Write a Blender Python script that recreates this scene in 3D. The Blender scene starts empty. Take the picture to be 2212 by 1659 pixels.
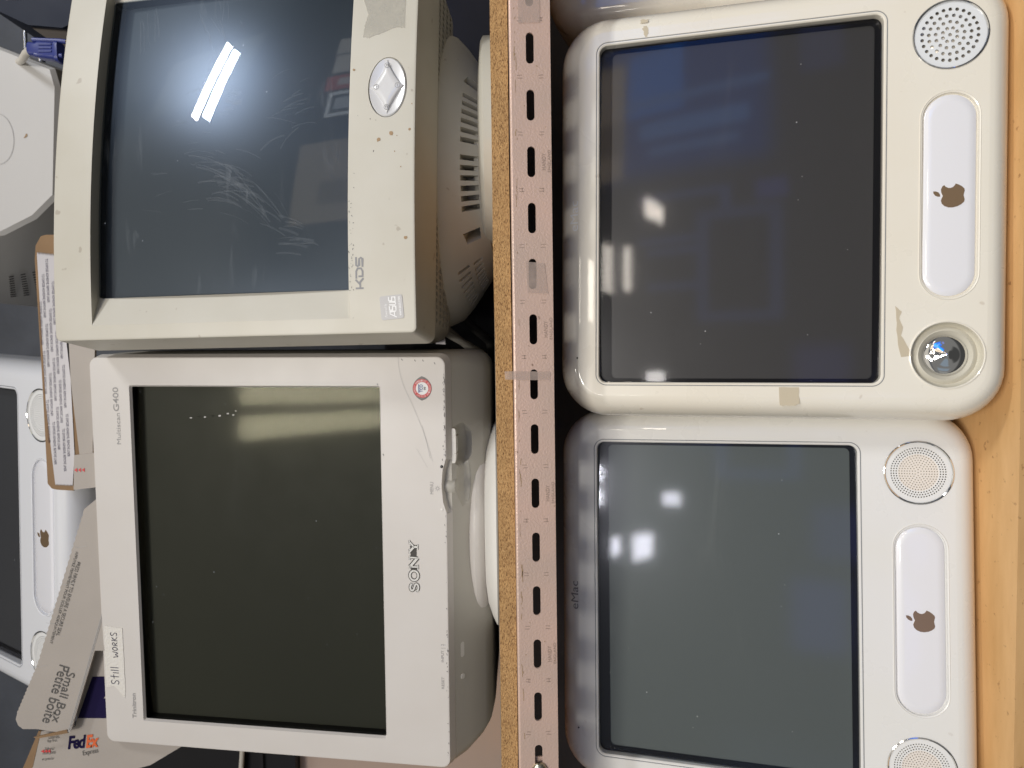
import bpy, bmesh, math, random
from mathutils import Matrix, Vector, Euler
random.seed(7)
SC = bpy.context.scene
COL = SC.collection
PI = math.pi

# ------------------------------------------------------------------ camera, light, exposure
CAM = (0.030843, -0.655470, 0.033628)
cd = bpy.data.cameras.new('camera'); cam = bpy.data.objects.new('camera', cd); COL.objects.link(cam)
cd.sensor_fit = 'HORIZONTAL'; cd.sensor_width = 34.6; cd.lens = 24.0
cd.lens = 34.6 * 1534.0 / 2212.0
cd.clip_start = 0.02; cd.clip_end = 60
cd.dof.use_dof = True; cd.dof.focus_distance = 0.68; cd.dof.aperture_fstop = 7.0
B = Matrix(((0, 1, 0), (0, 0, -1), (-1, 0, 0)))          # phone held sideways: picture left is up
R3 = Matrix.Rotation(0.046003, 3, 'Z') @ Matrix.Rotation(-0.0174533, 3, 'X') @ Matrix.Rotation(0.014944, 3, 'Y') @ B
cam.matrix_world = Matrix.Translation(CAM) @ R3.to_4x4()
SC.camera = cam

SC.view_settings.view_transform = 'Standard'; SC.view_settings.look = 'None'
SC.view_settings.exposure = -0.18; SC.view_settings.gamma = 1.0; SC.view_settings.use_curve_mapping = False
SC.cycles.max_bounces = 8; SC.cycles.transparent_max_bounces = 12
SC.cycles.caustics_reflective = False; SC.cycles.caustics_refractive = False
SC.cycles.use_denoising = True

W = bpy.data.worlds.new('World'); SC.world = W; W.use_nodes = True
WN = W.node_tree
WN.nodes.clear()
def wnode(t, **k):
    n = WN.nodes.new(t)
    for a, b in k.items(): setattr(n, a, b)
    return n
def wmath(op, a, b=None):
    n = wnode('ShaderNodeMath', operation=op)
    for i, x in enumerate((a, b)):
        if x is None: continue
        if isinstance(x, (int, float)): n.inputs[i].default_value = x
        else: WN.links.new(x, n.inputs[i])
    return n.outputs[0]
tc = wnode('ShaderNodeTexCoord'); sp = wnode('ShaderNodeSeparateXYZ'); WN.links.new(tc.outputs['Generated'], sp.inputs[0])
DX, DY, DZ = sp.outputs
den = wmath('MAXIMUM', wmath('MULTIPLY', DY, -1.0), 0.02)
PX = wmath('DIVIDE', DX, den); PZ = wmath('DIVIDE', DZ, den)
# the workshop across the aisle, as a direction map: (x/-y, z/-y) boxes
ROOM = [  # x0, x1, z0, z1, colour, softness
    (-5.0, 5.0, -0.55, 0.66, (0.24, 0.235, 0.225), 0.12),
    (-5.0, 5.0, -8.0, -0.55, (0.075, 0.074, 0.072), 0.12),
    (-5.0, 5.0, 0.66, 8.0, (0.12, 0.13, 0.15), 0.10),
    (-5.0, 0.98, 0.84, 6.0, (0.74, 0.69, 0.60), 0.14),
    (0.98, 1.32, 1.0, 1.45, (0.75, 0.75, 0.55), 0.03),
    (0.36, 0.70, 0.16, 0.52, (0.05, 0.30, 1.35), 0.03),
    (0.50, 0.66, 0.34, 0.47, (0.08, 0.9, 3.2), 0.006),
    (0.44, 0.48, 0.20, 0.44, (0.4, 1.1, 2.8), 0.004),
    (0.40, 0.42, 0.22, 0.42, (0.4, 1.0, 2.5), 0.004),
    (0.52, 0.54, 0.16, 0.48, (0.4, 1.0, 2.5), 0.004),
    (0.20, 0.31, 0.24, 0.44, (0.38, 0.55, 1.3), 0.006),
    (0.215, 0.295, 0.26, 0.44, (0.20, 0.20, 0.20), 0.006),
    (0.10, 0.19, 0.24, 0.42, (0.38, 0.55, 1.25), 0.006),
    (0.115, 0.175, 0.26, 0.42, (0.20, 0.20, 0.20), 0.006),
    (0.03, 0.26, 0.14, 0.31, (0.36, 0.48, 1.05), 0.007),
    (0.05, 0.24, 0.165, 0.285, (0.18, 0.18, 0.18), 0.007),
    (0.27, 0.31, 0.13, 0.19, (0.40, 0.45, 1.4), 0.006),
    (0.52, 0.64, 0.02, 0.10, (0.30, 0.36, 0.8), 0.008),
    (0.75, 0.86, 0.52, 0.645, (4.20, 4.40, 4.40), 0.004),
    (0.765, 0.845, 0.52, 0.632, (0.30, 0.32, 0.35), 0.004),
    (0.78, 0.83, 0.54, 0.62, (2.6, 2.8, 2.9), 0.004),
    (0.87, 0.94, 0.50, 0.665, (2.4, 0.45, 0.38), 0.006),
    (0.89, 0.925, 0.52, 0.625, (3.0, 2.6, 2.5), 0.006),
    (0.953, 1.047, 0.50, 0.655, (3.0, 2.85, 2.6), 0.006),
    (1.055, 1.14, 0.50, 0.66, (2.7, 2.55, 2.3), 0.006),
    (0.36, 0.65, 0.48, 0.70, (1.9, 1.55, 1.15), 0.008),
    (0.42, 0.50, 0.48, 0.62, (1.1, 0.88, 0.62), 0.008),
    (-0.30, -0.16, 0.06, 0.16, (0.38, 0.42, 1.15), 0.02),
    (-0.12, -0.02, 0.02, 0.12, (0.34, 0.37, 0.95), 0.02),
    (-0.30, -0.06, -0.10, -0.02, (0.28, 0.30, 0.6), 0.02),
    (-0.80, -0.50, -0.20, 0.30, (0.30, 0.36, 0.42), 0.06),
    (-1.60, -0.95, -0.30, 0.25, (0.36, 0.36, 0.34), 0.06),
]
cur = wnode('ShaderNodeRGB').outputs[0]; cur.default_value = (0.07, 0.068, 0.065, 1)
def edge(c, lo, hi, s):
    a = wnode('ShaderNodeMapRange', interpolation_type='SMOOTHSTEP'); WN.links.new(c, a.inputs[0]); a.inputs[1].default_value = lo - s; a.inputs[2].default_value = lo + s
    b = wnode('ShaderNodeMapRange', interpolation_type='SMOOTHSTEP'); WN.links.new(c, b.inputs[0]); b.inputs[1].default_value = hi - s; b.inputs[2].default_value = hi + s
    b.inputs[3].default_value = 1; b.inputs[4].default_value = 0
    return wmath('MULTIPLY', a.outputs[0], b.outputs[0])
front = wmath('LESS_THAN', DY, -0.03)
for x0, x1, z0, z1, c, s in ROOM:
    f = wmath('MULTIPLY', wmath('MULTIPLY', edge(PX, x0, x1, s), edge(PZ, z0, z1, s)), front)
    mx = wnode('ShaderNodeMix', data_type='RGBA'); WN.links.new(f, mx.inputs[0]); WN.links.new(cur, mx.inputs[6]); mx.inputs[7].default_value = (*c, 1)
    cur = mx.outputs[2]
bg = wnode('ShaderNodeBackground'); bg.inputs[1].default_value = 0.95; WN.links.new(cur, bg.inputs[0])
wo = wnode('ShaderNodeOutputWorld'); WN.links.new(bg.outputs[0], wo.inputs[0])

def tube_lamp(name, loc, target, sx, sy, power, color):
    l = bpy.data.lights.new(name, 'AREA'); l.shape = 'RECTANGLE'; l.size = sx; l.size_y = sy; l.energy = power; l.color = color
    o = bpy.data.objects.new(name, l); COL.objects.link(o); o.location = loc
    o.rotation_euler = (Vector(target) - Vector(loc)).to_track_quat('-Z', 'Y').to_euler()
    return o
def ceiling_lamp(name, loc, sx, sy, rot, power, color):
    o = tube_lamp(name, loc, (loc[0], loc[1], loc[2] - 1), sx, sy, power, color); o.rotation_euler = (0, 0, rot); return o
ceiling_lamp('ceiling_tube_lamp', (1.64, -1.175, 1.70), 0.58, 0.060, math.radians(-4), 20, (0.86, 0.94, 1.0))
ceiling_lamp('ceiling_tube_lamp', (1.62, -1.10, 1.70), 0.62, 0.050, math.radians(-4), 20, (1.0, 0.95, 0.90))
ceiling_lamp('ceiling_tube_lamp', (-0.005, -2.30, 1.70), 0.12, 1.30, 0.0, 38, (1.0, 0.95, 0.87))
ceiling_lamp('ceiling_tube_lamp', (-0.190, -2.30, 1.70), 0.13, 1.30, 0.0, 42, (1.0, 0.95, 0.87))
ceiling_lamp('ceiling_tube_lamp', (0.70, -3.80, 1.70), 0.42, 0.16, 0.0, 5, (1.0, 0.90, 0.76))
ceiling_lamp('ceiling_tube_lamp', (0.66, -3.40, 1.70), 0.42, 0.16, 0.0, 5, (1.0, 0.90, 0.76))
ceiling_lamp('ceiling_tube_lamp', (1.40, -4.47, 1.70), 0.20, 0.50, 0.0, 10, (1.0, 0.90, 0.76))
ceiling_lamp('ceiling_tube_lamp', (-0.66, -3.75, 1.70), 0.24, 0.42, 0.0, 11, (1.0, 0.95, 0.88))
ceiling_lamp('ceiling_tube_lamp', (-0.62, -3.20, 1.70), 0.16, 0.14, 0.0, 3.0, (1.0, 0.95, 0.88))
tube_lamp('glint_lamp', (-0.155, -1.72, 0.585), (-0.1, 0, -0.15), 0.065, 0.085, 0.5, (1.0, 0.95, 0.88))  # added low lamp, set only for the glint on the white computer's screen

# ------------------------------------------------------------------ materials
def mat(name, color, rough=0.5, metal=0.0, spec=0.5, coat=0.0, coat_rough=0.05, bump=0.0, bscale=400, vary=0.0, vscale=6.0, speck=0.0, speck_scale=120, speck_col=(0.08, 0.06, 0.05), tint=None, sss=0.0):
    m = bpy.data.materials.new(name); m.use_nodes = True
    N = m.node_tree.nodes; L = m.node_tree.links; b = N['Principled BSDF']
    b.inputs['Base Color'].default_value = (*color, 1); b.inputs['Roughness'].default_value = rough; b.inputs['Metallic'].default_value = metal
    b.inputs['Specular IOR Level'].default_value = spec; b.inputs['Coat Weight'].default_value = coat; b.inputs['Coat Roughness'].default_value = coat_rough
    t = N.new('ShaderNodeTexCoord'); src = None
    if vary or speck:
        rgb = N.new('ShaderNodeRGB'); rgb.outputs[0].default_value = (*color, 1); src = rgb.outputs[0]
        if vary:
            n = N.new('ShaderNodeTexNoise'); n.inputs['Scale'].default_value = vscale; n.inputs['Detail'].default_value = 5; L.new(t.outputs['Object'], n.inputs['Vector'])
            r = N.new('ShaderNodeMapRange'); L.new(n.outputs[0], r.inputs[0]); r.inputs[1].default_value = 0.35; r.inputs[2].default_value = 0.68
            x = N.new('ShaderNodeMix'); x.data_type = 'RGBA'; L.new(r.outputs[0], x.inputs[0]); L.new(src, x.inputs[6])
            tt = tint or tuple(c * (1 - vary) for c in color)
            x.inputs[7].default_value = (*tt, 1); src = x.outputs[2]
        if speck:
            v = N.new('ShaderNodeTexNoise'); v.inputs['Scale'].default_value = speck_scale; v.inputs['Detail'].default_value = 2; L.new(t.outputs['Object'], v.inputs['Vector'])
            r = N.new('ShaderNodeMapRange'); L.new(v.outputs[0], r.inputs[0]); r.inputs[1].default_value = 0.735 - 0.01; r.inputs[2].default_value = 0.76
            x = N.new('ShaderNodeMix'); x.data_type = 'RGBA'
            mm = N.new('ShaderNodeMath'); mm.operation = 'MULTIPLY'; L.new(r.outputs[0], mm.inputs[0]); mm.inputs[1].default_value = speck; L.new(mm.outputs[0], x.inputs[0])
            L.new(src, x.inputs[6]); x.inputs[7].default_value = (*speck_col, 1); src = x.outputs[2]
        L.new(src, b.inputs['Base Color'])
    if bump:
        n = N.new('ShaderNodeTexNoise'); n.inputs['Scale'].default_value = bscale; n.inputs['Detail'].default_value = 3; L.new(t.outputs['Object'], n.inputs['Vector'])
        bp = N.new('ShaderNodeBump'); bp.inputs['Strength'].default_value = bump; bp.inputs['Distance'].default_value = 0.001; L.new(n.outputs[0], bp.inputs['Height']); L.new(bp.outputs[0], b.inputs['Normal'])
    if rough > 0.12 and rough < 0.9 and metal == 0:
        n = N.new('ShaderNodeTexNoise'); n.inputs['Scale'].default_value = 25; n.inputs['Detail'].default_value = 6; L.new(t.outputs['Object'], n.inputs['Vector'])
        r = N.new('ShaderNodeMapRange'); L.new(n.outputs[0], r.inputs[0]); r.inputs[3].default_value = rough * 0.85; r.inputs[4].default_value = min(1, rough * 1.15); L.new(r.outputs[0], b.inputs['Roughness'])
    return m

def glass_mat(name, tint, refl, rough, haze_rough, haze, dust, dust_col=(0.6, 0.65, 0.7), haze_col=None, smear_scale=(6, 6, 30), dust_lo=0.56):
    """CRT faceplate: clear tinted glass, mirror reflection, smeary dust film."""
    m = bpy.data.materials.new(name); m.use_nodes = True
    N = m.node_tree.nodes; L = m.node_tree.links; N.clear()
    out = N.new('ShaderNodeOutputMaterial'); tr = N.new('ShaderNodeBsdfTransparent'); tr.inputs[0].default_value = (*tint, 1)
    g1 = N.new('ShaderNodeBsdfGlossy'); g1.inputs['Color'].default_value = (*refl, 1); g1.inputs['Roughness'].default_value = rough
    g2 = N.new('ShaderNodeBsdfGlossy'); g2.inputs['Color'].default_value = (*(haze_col or refl), 1); g2.inputs['Roughness'].default_value = haze_rough
    mg = N.new('ShaderNodeMixShader'); mg.inputs[0].default_value = haze; L.new(g1.outputs[0], mg.inputs[1]); L.new(g2.outputs[0], mg.inputs[2])
    fr = N.new('ShaderNodeFresnel'); fr.inputs[0].default_value = 1.52
    mf = N.new('ShaderNodeMixShader'); L.new(fr.outputs[0], mf.inputs[0]); L.new(tr.outputs[0], mf.inputs[1]); L.new(mg.outputs[0], mf.inputs[2])
    t = N.new('ShaderNodeTexCoord'); mp = N.new('ShaderNodeMapping'); mp.inputs['Scale'].default_value = smear_scale; mp.inputs['Rotation'].default_value = (0, 0.6, 0); L.new(t.outputs['Object'], mp.inputs[0])
    n = N.new('ShaderNodeTexNoise'); n.inputs['Scale'].default_value = 1.0; n.inputs['Detail'].default_value = 8; n.inputs['Roughness'].default_value = 0.7; n.inputs['Distortion'].default_value = 1.2; L.new(mp.outputs[0], n.inputs['Vector'])
    r = N.new('ShaderNodeMapRange'); L.new(n.outputs[0], r.inputs[0]); r.inputs[1].default_value = dust_lo; r.inputs[2].default_value = 0.85; r.inputs[4].default_value = dust
    nb = N.new('ShaderNodeTexNoise'); nb.inputs['Scale'].default_value = 11; nb.inputs['Detail'].default_value = 2; L.new(t.outputs['Object'], nb.inputs['Vector'])
    rb = N.new('ShaderNodeMapRange'); L.new(nb.outputs[0], rb.inputs[0]); rb.inputs[1].default_value = 0.46; rb.inputs[2].default_value = 0.66
    mb = N.new('ShaderNodeMath'); mb.operation = 'MULTIPLY'; L.new(r.outputs[0], mb.inputs[0]); L.new(rb.outputs[0], mb.inputs[1]); r = mb
    v = N.new('ShaderNodeTexVoronoi'); v.inputs['Scale'].default_value = 70; v.inputs['Randomness'].default_value = 1; L.new(t.outputs['Object'], v.inputs['Vector'])
    r2 = N.new('ShaderNodeMapRange'); L.new(v.outputs['Distance'], r2.inputs[0]); r2.inputs[1].default_value = 0.055; r2.inputs[2].default_value = 0.025; r2.inputs[4].default_value = 0.75
    n3 = N.new('ShaderNodeTexNoise'); n3.inputs['Scale'].default_value = 14; L.new(t.outputs['Object'], n3.inputs['Vector'])
    r3 = N.new('ShaderNodeMapRange'); L.new(n3.outputs[0], r3.inputs[0]); r3.inputs[1].default_value = 0.5; r3.inputs[2].default_value = 0.62
    mu = N.new('ShaderNodeMath'); mu.operation = 'MULTIPLY'; L.new(r2.outputs[0], mu.inputs[0]); L.new(r3.outputs[0], mu.inputs[1])
    ad = N.new('ShaderNodeMath'); ad.operation = 'ADD'; ad.use_clamp = True; L.new(r.outputs[0], ad.inputs[0]); L.new(mu.outputs[0], ad.inputs[1])
    df = N.new('ShaderNodeBsdfDiffuse'); df.inputs[0].default_value = (*dust_col, 1)
    md = N.new('ShaderNodeMixShader'); L.new(ad.outputs[0], md.inputs[0]); L.new(mf.outputs[0], md.inputs[1]); L.new(df.outputs[0], md.inputs[2])
    L.new(md.outputs[0], out.inputs[0])
    return m

def film_mat(name, color, opacity, rough=0.35):
    m = bpy.data.materials.new(name); m.use_nodes = True
    N = m.node_tree.nodes; L = m.node_tree.links; b = N['Principled BSDF']
    b.inputs['Base Color'].default_value = (*color, 1); b.inputs['Roughness'].default_value = rough
    tr = N.new('ShaderNodeBsdfTransparent'); mx = N.new('ShaderNodeMixShader')
    t = N.new('ShaderNodeTexCoord'); n = N.new('ShaderNodeTexNoise'); n.inputs['Scale'].default_value = 90; n.inputs['Detail'].default_value = 5; L.new(t.outputs['Object'], n.inputs['Vector'])
    r = N.new('ShaderNodeMapRange'); L.new(n.outputs[0], r.inputs[0]); r.inputs[1].default_value = 0.3; r.inputs[2].default_value = 0.7; r.inputs[3].default_value = opacity * 0.7; r.inputs[4].default_value = min(1, opacity * 1.3)
    L.new(r.outputs[0], mx.inputs[0]); L.new(tr.outputs[0], mx.inputs[1]); L.new(b.outputs[0], mx.inputs[2]); L.new(mx.outputs[0], N['Material Output'].inputs[0])
    return m

def chip_mat():
    m = bpy.data.materials.new('chipboard edge'); m.use_nodes = True
    N = m.node_tree.nodes; L = m.node_tree.links; b = N['Principled BSDF']; b.inputs['Roughness'].default_value = 0.85
    t = N.new('ShaderNodeTexCoord'); mp = N.new('ShaderNodeMapping'); mp.inputs['Scale'].default_value = (1, 1, 2.2); L.new(t.outputs['Object'], mp.inputs[0])
    n = N.new('ShaderNodeTexNoise'); n.inputs['Scale'].default_value = 420; n.inputs['Detail'].default_value = 6; n.inputs['Roughness'].default_value = 0.7; L.new(mp.outputs[0], n.inputs['Vector'])
    cr = N.new('ShaderNodeValToRGB'); e = cr.color_ramp.elements
    e[0].position = 0.36; e[0].color = (0.17, 0.085, 0.03, 1); e[1].position = 0.66; e[1].color = (0.60, 0.37, 0.16, 1)
    k = cr.color_ramp.elements.new(0.46); k.color = (0.42, 0.235, 0.095, 1)
    L.new(n.outputs[0], cr.inputs[0])
    n2 = N.new('ShaderNodeTexNoise'); n2.inputs['Scale'].default_value = 30; n2.inputs['Detail'].default_value = 3; L.new(t.outputs['Object'], n2.inputs['Vector'])
    mx = N.new('ShaderNodeMix'); mx.data_type = 'RGBA'; mx.blend_type = 'MULTIPLY'; mx.inputs[0].default_value = 0.5; L.new(cr.outputs[0], mx.inputs[6]); L.new(n2.outputs[0], mx.inputs[7])
    r = N.new('ShaderNodeMix'); r.data_type = 'RGBA'; r.blend_type = 'ADD'; r.inputs[0].default_value = 0.35; L.new(mx.outputs[2], r.inputs[6]); L.new(cr.outputs[0], r.inputs[7])
    L.new(r.outputs[2], b.inputs['Base Color'])
    bp = N.new('ShaderNodeBump'); bp.inputs['Strength'].default_value = 0.9; bp.inputs['Distance'].default_value = 0.0015; L.new(n.outputs[0], bp.inputs['Height']); L.new(bp.outputs[0], b.inputs['Normal'])
    return m
def mdf_mat():
    m = bpy.data.materials.new('varnished fibreboard'); m.use_nodes = True
    N = m.node_tree.nodes; L = m.node_tree.links; b = N['Principled BSDF']; b.inputs['Roughness'].default_value = 0.42
    t = N.new('ShaderNodeTexCoord'); mp = N.new('ShaderNodeMapping'); mp.inputs['Scale'].default_value = (5, 26, 26); L.new(t.outputs['Object'], mp.inputs[0])
    n = N.new('ShaderNodeTexNoise'); n.inputs['Scale'].default_value = 1.0; n.inputs['Detail'].default_value = 8; n.inputs['Roughness'].default_value = 0.65; L.new(mp.outputs[0], n.inputs['Vector'])
    cr = N.new('ShaderNodeValToRGB'); e = cr.color_ramp.elements
    e[0].position = 0.30; e[0].color = (0.56, 0.325, 0.13, 1); e[1].position = 0.70; e[1].color = (0.72, 0.455, 0.215, 1)
    L.new(n.outputs[0], cr.inputs[0])
    n2 = N.new('ShaderNodeTexNoise'); n2.inputs['Scale'].default_value = 160; n2.inputs['Detail'].default_value = 3; L.new(t.outputs['Object'], n2.inputs['Vector'])
    r = N.new('ShaderNodeMapRange'); L.new(n2.outputs[0], r.inputs[0]); r.inputs[1].default_value = 0.66; r.inputs[2].default_value = 0.74; r.inputs[4].default_value = 0.6
    mx = N.new('ShaderNodeMix'); mx.data_type = 'RGBA'; L.new(r.outputs[0], mx.inputs[0]); L.new(cr.outputs[0], mx.inputs[6]); mx.inputs[7].default_value = (0.25, 0.11, 0.04, 1)
    L.new(mx.outputs[2], b.inputs['Base Color'])
    return m

M = {}
M['cream'] = mat('yellowed glossy plastic', (0.82, 0.785, 0.70), 0.28, coat=0.6, coat_rough=0.03, vary=1, tint=(0.79, 0.73, 0.615), vscale=5, speck=0.35, speck_scale=60, speck_col=(0.45, 0.36, 0.26))
M['white'] = mat('white glossy plastic', (0.79, 0.785, 0.765), 0.28, coat=0.6, coat_rough=0.03, vary=1, tint=(0.77, 0.755, 0.715), vscale=4, speck=0.25, speck_scale=55, speck_col=(0.5, 0.45, 0.4))
M['cool_white'] = mat('cool white plastic', (0.74, 0.75, 0.78), 0.35, coat=0.4, coat_rough=0.05)
M['badge'] = mat('pearl white badge plastic', (0.80, 0.80, 0.84), 0.22, coat=0.8, coat_rough=0.02)
M['chrome'] = mat('chrome', (0.82, 0.82, 0.82), 0.06, metal=1.0)
M['emblem'] = mat('bronze mirror emblem', (0.42, 0.285, 0.17), 0.22, metal=0.7)
M['black'] = mat('black glass border', (0.006, 0.006, 0.008), 0.3)
M['dark'] = mat('dark cavity', (0.01, 0.01, 0.01), 0.9)
M['seal'] = mat('grey gasket', (0.22, 0.23, 0.25), 0.6)
M['grille_white'] = mat('white perforated plastic', (0.80, 0.80, 0.79), 0.4, coat=0.3)
M['grille_pearl'] = mat('translucent perforated plastic', (0.76, 0.78, 0.80), 0.25, coat=0.5)
M['grille_rose'] = mat('rosy speaker cloth', (0.78, 0.72, 0.66), 0.6)
M['cone'] = mat('grey cream speaker cone', (0.58, 0.55, 0.46), 0.5)
M['silver_cone'] = mat('silver speaker cone', (0.72, 0.67, 0.60), 0.3, metal=0.4)
M['grey_text'] = mat('grey lettering', (0.26, 0.26, 0.27), 0.5)
M['pale_text'] = mat('pale grey lettering', (0.45, 0.44, 0.43), 0.5)
M['mid_text'] = mat('silver grey lettering', (0.30, 0.29, 0.285), 0.5)
M['residue'] = mat('dried tape residue', (0.55, 0.48, 0.36), 0.6, bump=0.2, bscale=900)
M['stain'] = mat('brown stain', (0.36, 0.24, 0.13), 0.6)
M['scuff'] = mat('black scuff', (0.05, 0.05, 0.05), 0.7)
M['crease'] = mat('dark plastic crack', (0.35, 0.30, 0.25), 0.5)
M['beige'] = mat('beige monitor plastic', (0.585, 0.56, 0.49), 0.42, bump=0.06, bscale=1500, vary=1, tint=(0.535, 0.505, 0.425), vscale=9, speck=0.35, speck_scale=70, speck_col=(0.2, 0.13, 0.08))
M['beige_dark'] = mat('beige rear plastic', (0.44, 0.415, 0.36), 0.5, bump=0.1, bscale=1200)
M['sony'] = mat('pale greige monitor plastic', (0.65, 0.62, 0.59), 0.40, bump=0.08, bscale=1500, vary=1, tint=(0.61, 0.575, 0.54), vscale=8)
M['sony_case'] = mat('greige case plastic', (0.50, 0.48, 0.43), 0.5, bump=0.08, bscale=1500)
M['offwhite'] = mat('off white button plastic', (0.74, 0.72, 0.68), 0.35)
M['pearl'] = mat('pearl grey button plastic', (0.66, 0.66, 0.67), 0.22, coat=0.4)
M['sticker'] = mat('silver sticker', (0.50, 0.49, 0.49), 0.45)
M['white_ink'] = mat('white ink', (0.85, 0.85, 0.85), 0.5)
M['blue_ink'] = mat('blue ink', (0.03, 0.08, 0.28), 0.5)
M['red_ink'] = mat('red ink', (0.62, 0.05, 0.05), 0.5)
M['black_ink'] = mat('black ink', (0.02, 0.02, 0.025), 0.5)
M['pen'] = mat('marker pen ink', (0.015, 0.015, 0.05), 0.5)
M['badge_dark'] = mat('dark engraved metal', (0.05, 0.045, 0.04), 0.35)
M['badge_white'] = mat('bright letter face', (0.80, 0.79, 0.76), 0.25, metal=0.3)
M['rail'] = mat('pinkish grey enamel', (0.65, 0.46, 0.38), 0.36, metal=0.2, bump=0.35, bscale=500, vary=1, tint=(0.56, 0.425, 0.355), vscale=14, speck=0.8, speck_scale=90, speck_col=(0.25, 0.16, 0.12))
M['rail_mark'] = mat('stamped groove', (0.33, 0.24, 0.195), 0.5)
M['zinc'] = mat('zinc plated bolt', (0.50, 0.48, 0.38), 0.3, metal=1.0, bump=0.3, bscale=700)
M['dusty'] = mat('grey brown bounce damping sheet', (0.27, 0.24, 0.195), 0.7, vary=0.3, vscale=9)  # for the added sheet that dulls orange bounce off the board
M['chip'] = chip_mat(); M['mdf'] = mdf_mat()
M['wall'] = mat('painted block wall', (0.085, 0.095, 0.115), 0.55, bump=1.0, bscale=55, vary=0.3, vscale=10)
M['carton'] = mat('grey printed carton', (0.44, 0.395, 0.352), 0.6, bump=0.08, bscale=300, vary=0.08, vscale=14)
M['kraft'] = mat('brown corrugated board', (0.30, 0.185, 0.095), 0.8, bump=0.3, bscale=500, vary=0.2, vscale=20)
M['liner'] = mat('white release liner', (0.50, 0.48, 0.50), 0.4)
M['purple'] = mat('dark purple print', (0.010, 0.006, 0.045), 0.85, spec=0.2)
M['orange'] = mat('orange print', (0.72, 0.13, 0.03), 0.5)
M['grey_print'] = mat('grey print', (0.10, 0.095, 0.09), 0.7)
M['masking'] = mat('cream masking tape', (0.73, 0.70, 0.65), 0.55, bump=0.9, bscale=420)
M['clear_tape'] = film_mat('clear tape', (0.62, 0.50, 0.44), 0.30)
M['clear_residue'] = film_mat('glossy tape residue', (0.60, 0.58, 0.52), 0.34, 0.2)
M['smear'] = film_mat('dried wipe marks', (0.55, 0.60, 0.66), 0.038, 0.5)
M['navy'] = mat('navy black plastic', (0.012, 0.017, 0.034), 0.5, spec=0.2)
M['shiny_black'] = mat('glossy black plastic', (0.018, 0.016, 0.018), 0.12)
M['vga'] = mat('blue plug plastic', (0.018, 0.032, 0.20), 0.4)
M['cable'] = mat('beige cable', (0.60, 0.565, 0.50), 0.45)
M['dark_cable'] = mat('grey cable', (0.10, 0.095, 0.09), 0.5)
M['steel'] = mat('bright steel', (0.75, 0.75, 0.72), 0.15, metal=1.0)
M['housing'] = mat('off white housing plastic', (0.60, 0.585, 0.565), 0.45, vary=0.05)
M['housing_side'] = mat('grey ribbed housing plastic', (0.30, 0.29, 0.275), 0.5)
M['case_pink'] = mat('pinkish beige metal case', (0.50, 0.385, 0.315), 0.5, vary=0.1, vscale=3)
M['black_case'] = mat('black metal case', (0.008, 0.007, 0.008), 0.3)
M['brass'] = mat('gold screw', (0.75, 0.55, 0.2), 0.25, metal=1)
def phosphor(name, c): return mat(name, c, 0.55, spec=0.3, bump=0.0)
M['ph_R'] = phosphor('grey phosphor face', (0.078, 0.076, 0.073)); M['ph_L'] = phosphor('green grey phosphor face', (0.165, 0.185, 0.18))
M['ph_T'] = phosphor('slate phosphor face', (0.10, 0.105, 0.115)); M['ph_K'] = phosphor('blue grey phosphor face', (0.06, 0.072, 0.082)); M['ph_S'] = phosphor('olive phosphor face', (0.052, 0.056, 0.042))
M['gl_R'] = glass_mat('tube glass with blue coating', (0.86, 0.86, 0.87), (0.80, 0.80, 0.84), 0.06, 0.26, 0.25, 0.03, dust_col=(0.5, 0.5, 0.5))
M['gl_L'] = glass_mat('dusty tube glass', (0.84, 0.86, 0.86), (0.9, 0.95, 1.15), 0.07, 0.28, 0.3, 0.07, dust_col=(0.5, 0.52, 0.5))
M['gl_T'] = glass_mat('plain tube glass', (0.8, 0.8, 0.8), (0.8, 0.8, 0.85), 0.05, 0.3, 0.2, 0.02)
M['gl_K'] = glass_mat('smeared tube glass', (0.80, 0.84, 0.86), (1.0, 1.03, 1.08), 0.014, 0.26, 0.52, 0.30, haze_col=(0.78, 0.98, 1.35), smear_scale=(9, 9, 75), dust_lo=0.55)
M['gl_S'] = glass_mat('coated tube glass', (0.80, 0.80, 0.78), (0.105, 0.102, 0.074), 0.075, 0.25, 0.2, 0.01)

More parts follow.
